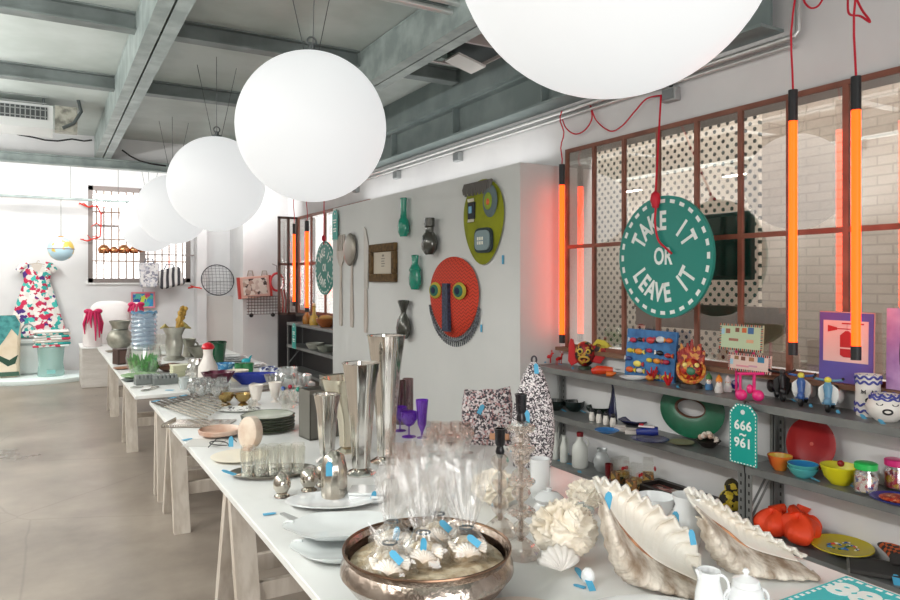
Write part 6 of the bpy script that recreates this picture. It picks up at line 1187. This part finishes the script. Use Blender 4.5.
# air vent under the ceiling
a, b_ = ony(-30, 97, 9.7), ony(53, 129, 9.7); t = T('air_unit', 'white ceiling air unit with a black grille at the far bay', 'air conditioner', ((a.x + b_.x) / 2, 9.7, (a.z + b_.z) / 2)); w_, h_ = abs(a.x - b_.x) / 2, abs(a.z - b_.z) / 2
P('casing', MB().bx(-w_, w_, 0, .6, -h_, h_), mat('#c9ccca', .5), t); m_ = MB(); m_.bx(-w_ + .05, w_ - .06, -.012, 0, -h_ + .1, h_ - .03); gr = P('grille', m_, mat('#3c4142', .5), t); m_ = MB()
for k in range(14): x = -w_ + .08 + k * (2 * w_ - .16) / 13; m_.bx(x - .006, x + .006, -.02, -.012, -h_ + .1, h_ - .03)
for k in range(5): z = -h_ + .13 + k * .08; m_.bx(-w_ + .05, w_ - .06, -.02, -.012, z - .005, z + .005)
P('grille_bars', m_, mat('#8f9492', .5), gr); m_ = MB(); m_.box((w_ + .14, .1, .0), (.24, .2, .3)); P('valve_box', m_, mat('#a9a89c', .5, c2='#6f6f66', scale=12), t); P('valve_pipe', MB().tube([(w_ + .1, -.02, -.12), (w_ + .22, -.02, -.05), (w_ + .3, -.02, .1), (w_ + .26, .0, h_ + .15)], .02, 8), STEELD, t); P('hanger_rod', MB().tube([(w_ - .1, .1, h_), (w_ - .1, .1, ZT - (a.z + b_.z) / 2)], .012, 6), STEELD, t); P('hanger_rod', MB().tube([(-w_ + .1, .1, h_), (-w_ + .1, .1, ZT - (a.z + b_.z) / 2)], .012, 6), STEELD, t)
# ceiling hatch near the right wall
c_ = Vector((3.3, 5.6, 3.8)); t = T('ceiling_hatch', 'dark framed ceiling hatch with a hanging white card beside the large globe', 'hatch', c_); m_ = MB(); m_.bx(-.4, .4, -.3, .3, -.02, .05); P('opening', m_, mat('#3c4242', .5), t); m_ = MB(); m_.bx(-.43, .43, -.33, -.3, -.05, .05).bx(-.43, .43, .3, .33, -.05, .05).bx(-.43, -.4, -.3, .3, -.05, .05).bx(.4, .43, -.3, .3, -.05, .05); P('frame', m_, mat('#c3b9b6', .5), t); m_ = MB(); m_.M = Ry(.25); m_.box((.1, -.05, -.12), (.3, .25, .02)); P('white_card', m_, mat('#d9d6d2', .5), t)
m_ = MB()
for k in range(4): m_.box((-.3 + .1 * k, .1, -.06), (.06, .1, .06))
P('terminal_blocks', m_, mat('#6f8078', .5), t)
# low white platform with tub, towels, printed cushion, bag
f0 = lambda px, py: onz(px, py, 0)
t = T('platform', 'low white oval platform on the floor under the dress', 'platform', (-.08, 13.35, 0)); P('platform_top', MB().lathe([(0, .0), (.82, 0), (.84, .03), (.84, .07), (.82, .08), (0, .08)], 56, sy=.72), mat('#e3efee', .3), t); P('base_ring', MB().lathe([(.7, -.0), (.8, -.0), (.8, .004), (.7, .004)], 40, sy=.7), mat('#9fc4c2', .4), t)
c_ = ony(51, 370, 13.25); t = T('clear_tub', 'pale turquoise clear plastic stool tub under the folded towels', 'tub', (c_.x, 13.25, .081)); P('tub_body', MB().lathe([(0, 0), (.19, 0), (.2, .02), (.175, .2), (.2, .46), (.2, .475), (0, .475)], 36), glass('#e3f4f1', .15, .05, .32, '#bfe6e0', .5), t); P('logo_patch', MB().box((0, -.2, .08), (.12, .01, .06)), mat('#7fb8b4', .5), t)
TW = ['#e3e6e4', '#2f9c98', '#e9e2dc', '#c9405a', '#3fb0a8', '#dcd3c4', '#e6e4e0']
for k in range(7):
    o_ = S('folded_towel', f"{['white', 'teal', 'cream', 'pink red', 'turquoise', 'sand', 'white flowered'][k]} folded towel, {['lowest', 'second', 'third', 'fourth', 'fifth', 'sixth', 'topmost'][k]} in the pile on the tub", 'towel', MB().box((0, 0, .018), (.52 - .02 * (k % 3), .36, .034)), multi([TW[k], '#e6e1dc', TW[(k + 3) % 7]], 14, .9), (c_.x + .02 * (k % 2), 13.25, .081 + .477 + .0385 * k), .08 * (k % 3), 'folded towels in a pile', bev=.014)
c_ = ony(8, 356, 13.3); t = T('printed_cushion', 'tall printed cushion with teal hair and dark green cloth shapes', 'cushion', (c_.x, 13.32, .085))
m_ = MB(); m_.prism([(-.16, .0), (.16, 0), (.17, .5), (.18, .85), (.13, 1.0), (-.13, 1.0), (-.18, .85), (-.17, .5)], -.06, .06, Rx(PI / 2)); P('cushion_body', m_, mat('#e0d2bd', .8, c2='#d6c4aa', scale=5), t, bev=.05)
m_ = MB(); m_.M = Rx(PI / 2); m_.prism([(-.17, .86), (-.1, 1.0), (.1, 1.0), (.17, .86), (.14, .66), (.05, .78), (-.04, .62), (-.12, .5), (-.17, .6)], .058, .066); P('teal_print', m_, mat('#4f9a98', .8, c2='#2f6f74', scale=12), t); m_ = MB(); m_.M = Rx(PI / 2); m_.prism([(-.15, .38), (.02, .28), (.14, .36), (.1, .22), (.0, .18), (-.15, .3)], .058, .066); P('green_print', m_, mat('#2a4a3a', .8), t); m_ = MB(); m_.M = Rx(PI / 2); m_.prism([(-.16, .02), (.16, .02), (.15, .09), (-.15, .09)], .058, .066); P('dark_print', m_, mat('#3c5a4a', .8), t)
c_ = ony(28, 362, 13.5); t = T('white_tote', 'white tote bag with a grey looped handle on the platform', 'bag', (c_.x, 13.62, .082)); P('bag_body', MB().box((0, 0, .29), (.42, .1, .58), tx=.95), mat('#d9dfde', .7, c2='#cfd6d5', scale=3), t, bev=.03); P('bag_handle', MB().tube([(.12 * math.cos(q), -.055, .58 + .26 * math.sin(q)) for q in [PI * k / 12 for k in range(13)]], .012, 8), mat('#7f8a8c', .5), t); P('hem_band', MB().box((0, -.052, .5), (.38, .012, .04)), mat('#9aa3a3', .6), t)
# wrapped plinth with cushions and ribbons
t = T('wrapped_plinth', 'white paper wrapped plinth standing beyond the second table', 'plinth', (.73, 12.3, 0)); P('plinth_body', MB().bx(-.26, .78, -.3, .6, 0, .60), mat('#cfcac4', .6, c2='#bfb9b2', scale=2.5, bump=.6, bscale=6, stretch=(1, 1, 5)), t, bev=.01); P('top_board', MB().bx(-.27, .79, -.31, .61, .60, .619), WHITE, t)
PINKR = mat('#c9185a', .5); WCUSH = mat('#e6e1e0', .85, c2='#dcd5d4', scale=3)
def ribbons(t, x, y, z, n=7, s_=1.0, sd=0):
    rnd = random.Random(sd)
    for k in range(n):
        a = -PI / 2 + (k - n / 2) * .5; m_ = MB(); L_ = rnd.uniform(.15, .42) * s_; dx, dy = math.cos(a), math.sin(a)
        m_.tube([(x, y, z), (x + dx * .07, y + dy * .07, z + .03), (x + dx * .12 + rnd.uniform(-.02, .02), y + dy * .10, z - L_ * .5), (x + dx * .12, y + dy * .11, z - L_)], [.012, .022, .018, .008], 7); P('ribbon', m_, PINKR, t)
    m_ = MB(); m_.ball((x - .07, y - .03, z + .03), (.06, .03, .04), 12, 8); m_.ball((x + .07, y - .03, z + .03), (.06, .03, .04), 12, 8); m_.ball((x, y - .04, z + .01), (.03, .03, .03), 10, 8); P('bow', m_, PINKR, t)
c_ = Vector((.63, 12.2, .62)); t = T('bolster', 'white fabric bolster tied with pink ribbons standing on the plinth', 'bolster', c_); P('bolster_body', MB().lathe([(0, 0), (.12, 0), (.14, .03), (.135, .36), (.12, .53), (.05, .57), (0, .57)], 32, fl=(9, .02)), WCUSH, t); ribbons(t, -.0, -.12, .52, 9, 1, 3)
def cush(c_, w_, h_, tilt, rz, lab, rib=None):
    t = T('white_cushion', lab, 'cushion', c_, rz, 'white cushions on the plinth')
    def f(u, v):
        a, q = (u - .5) * 2, (v - .5) * 2; e = (1 - a ** 4) * (1 - q ** 4)
        return None
    m_ = MB(); m_.M = Rx(tilt)
    def g(u, v):
        a = 2 * PI * u; r_ = math.sin(PI * v); x, z = math.copysign(abs(math.cos(a)) ** .55, math.cos(a)) * r_ ** .6, math.copysign(abs(math.sin(a)) ** .55, math.sin(a)) * r_ ** .6
        return (x * w_ / 2, -math.cos(PI * v) * .09, h_ / 2 + z * h_ / 2)
    m_.surf(g, 40, 16, True); P('cushion_body', m_, WCUSH, t); P('seam_piping', MB().tube([Rx(tilt) @ Vector((math.copysign(abs(math.cos(a)) ** .55, math.cos(a)) * w_ / 2 * .995, 0, h_ / 2 + math.copysign(abs(math.sin(a)) ** .55, math.sin(a)) * h_ / 2 * .995)) for a in [2 * PI * k / 48 for k in range(48)]], .008, 6, True), WCUSH, t)
    if rib: ribbons(t, *rib, 6, .6, 9)
    return t
cush(Vector((.88, 12.5, .621)), .62, .70, -.2, -.25, 'large white cushion leaning behind the bolster on the plinth'); cush(Vector((1.05, 12.12, .621)), .34, .24, -.4, -.2, 'smaller white cushion lying before the larger one'); 
t = cush(Vector((1.27, 12.62, .621)), .30, .66, -.1, .1, 'white cushion with a pink bow standing beside the framed painting', (0, -.1, .60))
# framed painting
a, b_ = ony(131, 292, 13.0), ony(155, 308, 13.0); w_, h_ = abs(a.x - b_.x) / 2, abs(a.z - b_.z) / 2
t = T('blue_painting', 'small bright blue painting in a pink frame above the ribbed vase', 'picture', fw(143, 300, .02)); k_ = 14.15 / 13; w_ *= k_; h_ *= k_; m_ = FB(); m_.bx(-w_, w_, h_ - .03, h_, 0, .03).bx(-w_, w_, -h_, -h_ + .03, 0, .03).bx(-w_, -w_ + .03, -h_ + .03, h_ - .03, 0, .03).bx(w_ - .03, w_, -h_ + .03, h_ - .03, 0, .03); P('frame', m_, mat('#d98a94', .5), t); m_ = FB(); m_.bx(-w_ + .03, w_ - .03, -h_ + .03, h_ - .03, 0, .012); P('canvas', m_, multi(['#2f6fc0', '#3fa0d0', '#2a4a9c', '#58b8a8', '#c9d94a', '#e0e6ec', '#d9507a', '#2f8fc8'], 14, .5), t); m_ = FB(); m_.tube([(0, h_, .01), (.0, h_ + .05, .006)], .005, 5); P('hook', m_, DARK, t)
# copper pendants in front of the window
COP = mat('#c98a62', .18, 1)
for k, px in enumerate((104, 114, 124, 134, 142)):
    c_ = ony(px, 250 + .6 * (k % 2), 13.75); t = T('copper_pendant', f"copper ball pendant before the far window, {['first', 'second', 'third', 'fourth', 'fifth'][k]} from the dress side", 'lamp', c_, 0, 'copper ball pendants'); r_ = (.10, .075, .10, .08, .065)[k]
    P('shade', MB().lathe([(0, r_), (r_ * .5, r_ * .86), (r_ * .95, r_ * .3), (r_, 0), (r_ * .8, -r_ * .6), (r_ * .74, -r_ * .6), (r_ * .92, 0), (0, r_ * .9)], 28), COP, t); m_ = MB(); m_.ball((0, 0, -r_ * .15), r_ * .4, 12, 8); P('bulb', m_, mat('#f0e2d2', .3), t); P('cord', MB().tube([(0, 0, r_), (0, 0, 3.05 - c_.z)], .004, 5), WIRE, t)
# bags hung at the far window
c_ = ony(149, 272, 13.95); t = T('hanging_bag', 'grey and white patterned bag hanging at the far window', 'bag', c_); P('bag_body', MB().box((0, 0, -.06), (.30, .12, .46), tx=1.15), multi(['#d9d6d8', '#8f8f9c', '#c3c3cc', '#e6e4e4'], 25, .8), t, bev=.03); P('bag_handle', MB().tube([(-.1, 0, .1), (-.05, 0, .24), (.06, 0, .24), (.1, 0, .1)], .012, 8), mat('#6f7078', .6), t)
c_ = ony(170, 275, 13.95); t = T('striped_bag', 'black and white striped bag hanging beside the patterned one', 'bag', c_); m_ = MB(); m_.M = Ry(-.25); m_.box((0, 0, -.05), (.46, .14, .36), tx=.85); P('bag_body', m_, mat('#d9d6d4', .8, c2='#3c3a40', scale=3.2, kind='wave', lo=.45, hi=.55), t, bev=.05); P('bag_handle', MB().tube([(-.12, 0, .06), (-.06, 0, .2), (.05, 0, .2), (.1, 0, .08)], .012, 8), mat('#6f7078', .6), t)
S('window_rail', 'thin rail across the far window carrying two bags', 'rail', MB().tube([(1.5, 13.95, 2.12), (2.44, 13.95, 2.12), (2.44, 14.19, 2.12)], .01, 6), FW); 
# red coral strings on the walls
CORR = mat('#d9301f', .5)
def coral(pts, lab):
    t = T('coral_branch', lab, 'ornament', pts[0], 0); q0 = pts[0]; P('stem', MB().tube([p_ - q0 for p_ in pts], .014, 7), CORR, t); rnd = random.Random(len(pts))
    for p_ in pts[1:]:
        b0 = p_ - q0; P('twig', MB().tube([b0, b0 + Vector((rnd.uniform(-.12, .12), -.03, rnd.uniform(-.02, .06))), b0 + Vector((rnd.uniform(-.2, .2), -.04, rnd.uniform(-.05, .07)))], [.012, .01, .004], 6), CORR, t)
coral([ony(x, y, 14.12) for x, y in ((79, 203), (88, 207), (97, 206), (101, 214), (101, 226), (100, 237), (93, 239), (87, 241))], 'long red coral branch climbing the far window frame')
coral([ony(x, y, 13.8) for x, y in ((188, 288), (194, 287), (200, 288))], 'short red coral branch beside the wire basket niche')
# wire basket on the niche sill
c_ = ony(214, 297, 13.8); t = T('wire_basket', 'round black wire basket standing in the white niche', 'basket', (2.84, 13.80, 1.345)); m_ = MB(); m_.M = Tr(0, 0, .3) @ Rx(-.25)
for k in range(14):
    q = PI * k / 13; z = .29 * math.cos(q); r_ = math.sqrt(max(0, .29 ** 2 - z * z)); m_.tube([(-r_, -.02, z), (0, -.06, z), (r_, -.02, z)], .003, 5); m_.tube([(z, -.02, -r_), (z, -.06, 0), (z, -.02, r_)], .003, 5)
P('wire_mesh', m_, mat('#55555c', .4, .5), t); m_ = MB(); m_.M = Tr(0, 0, .3) @ Rx(-.25); m_.tube([(.3 * math.cos(q), -.02, .3 * math.sin(q)) for q in [2 * PI * k / 40 for k in range(40)]], .009, 6, True); P('rim', m_, mat('#3c3c44', .4, .5), t)
# wall pockets near the glass screen
YP = 13.13
c_ = ony(254, 287, YP); t = T('pink_case', 'pale pink open case with black photographs hung on the pillar', 'case', (c_.x, YP - .002, c_.z)); FBp = lambda: FB()
m_ = FB(); m_.M = m_.M @ Matrix.Rotation(.08, 4, 'Z'); m_.bx(-.27, .27, -.2, .2, 0, .08); P('case_body', m_, mat('#d9b0a2', .6), t, bev=.01); m_ = FB(); m_.M = m_.M @ Matrix.Rotation(.08, 4, 'Z'); m_.bx(-.22, .22, -.14, .16, .08, .084); P('inner_picture', m_, multi(['#c9b9ae', '#d9cfc4', '#4a3a36', '#b39a8c', '#e0d6cc'], 14, .6), t); m_ = FB(); m_.M = m_.M @ Matrix.Rotation(.08, 4, 'Z'); m_.bx(-.31, -.27, -.2, .2, 0, .09).bx(.27, .31, -.2, .2, 0, .09); P('red_sides', m_, mat('#b8453c', .6), t)
for x in (-.08, .18): m_ = FB(); m_.tube([(x - .05, .2, .03), (x - .03, .3, .03), (x + .04, .3, .03), (x + .06, .2, .03)], .012, 6); P('strap', m_, mat('#9c9488', .6), t)
c_ = ony(266, 303, YP); t = T('wire_rack', 'rusty wire rack basket below the pink case', 'rack', (c_.x, YP - .01, c_.z)); m_ = FB()
for k in range(7): z = -.2 + k * .055; m_.tube([(-.36, z, .01), (-.36, z, .14), (.26, z, .14), (.26, z, .01)], .006, 5)
for k in range(12): x = -.36 + k * .056; m_.tube([(x, -.2, .14), (x, .13, .14)], .005, 5)
P('rack_wires', m_, mat('#5a4a42', .5, .3), t); m_ = FB(); m_.ball((-.3, -.22, .1), .04, 12, 8); m_.ball((.1, -.22, .1), .04, 12, 8); P('caster', m_, DARK, t)
c_ = ony(277, 282, YP - .32); t = T('red_garland', 'red ring garland hanging beside the glass screen', 'garland', c_); m_ = FB(); m_.tube([(.12 * math.cos(q), .16 * math.sin(q), 0) for q in [2 * PI * k / 28 for k in range(28)]], .022, 8, True); P('ring', m_, mat('#c93a40', .6), t)
for k in range(4): m_ = FB(); m_.tube([(.03 + .05 * k, -.14, 0), (.05 + .06 * k, -.35, .01), (.06 + .05 * k, -.62 - .05 * (k % 2), 0)], .018, 6); P('strand', m_, mat('#b84a4c', .7), t)
m_ = FB(); m_.tube([(0, .16, 0), (0, .3, -.02), (0, .34, -.31)], .006, 5); P('cord', m_, DARK, t)
sc = bpy.context.scene
sc.view_settings.view_transform = 'Standard'; sc.view_settings.look = 'None'; sc.view_settings.gamma = 1; sc.view_settings.use_curve_mapping = False
sc.view_settings.exposure = 0.1
sc.cycles.transparent_max_bounces = 24; sc.cycles.max_bounces = 10; sc.cycles.diffuse_bounces = 5; sc.cycles.caustics_refractive = False; sc.cycles.caustics_reflective = False
sc.cycles.sample_clamp_indirect = 6
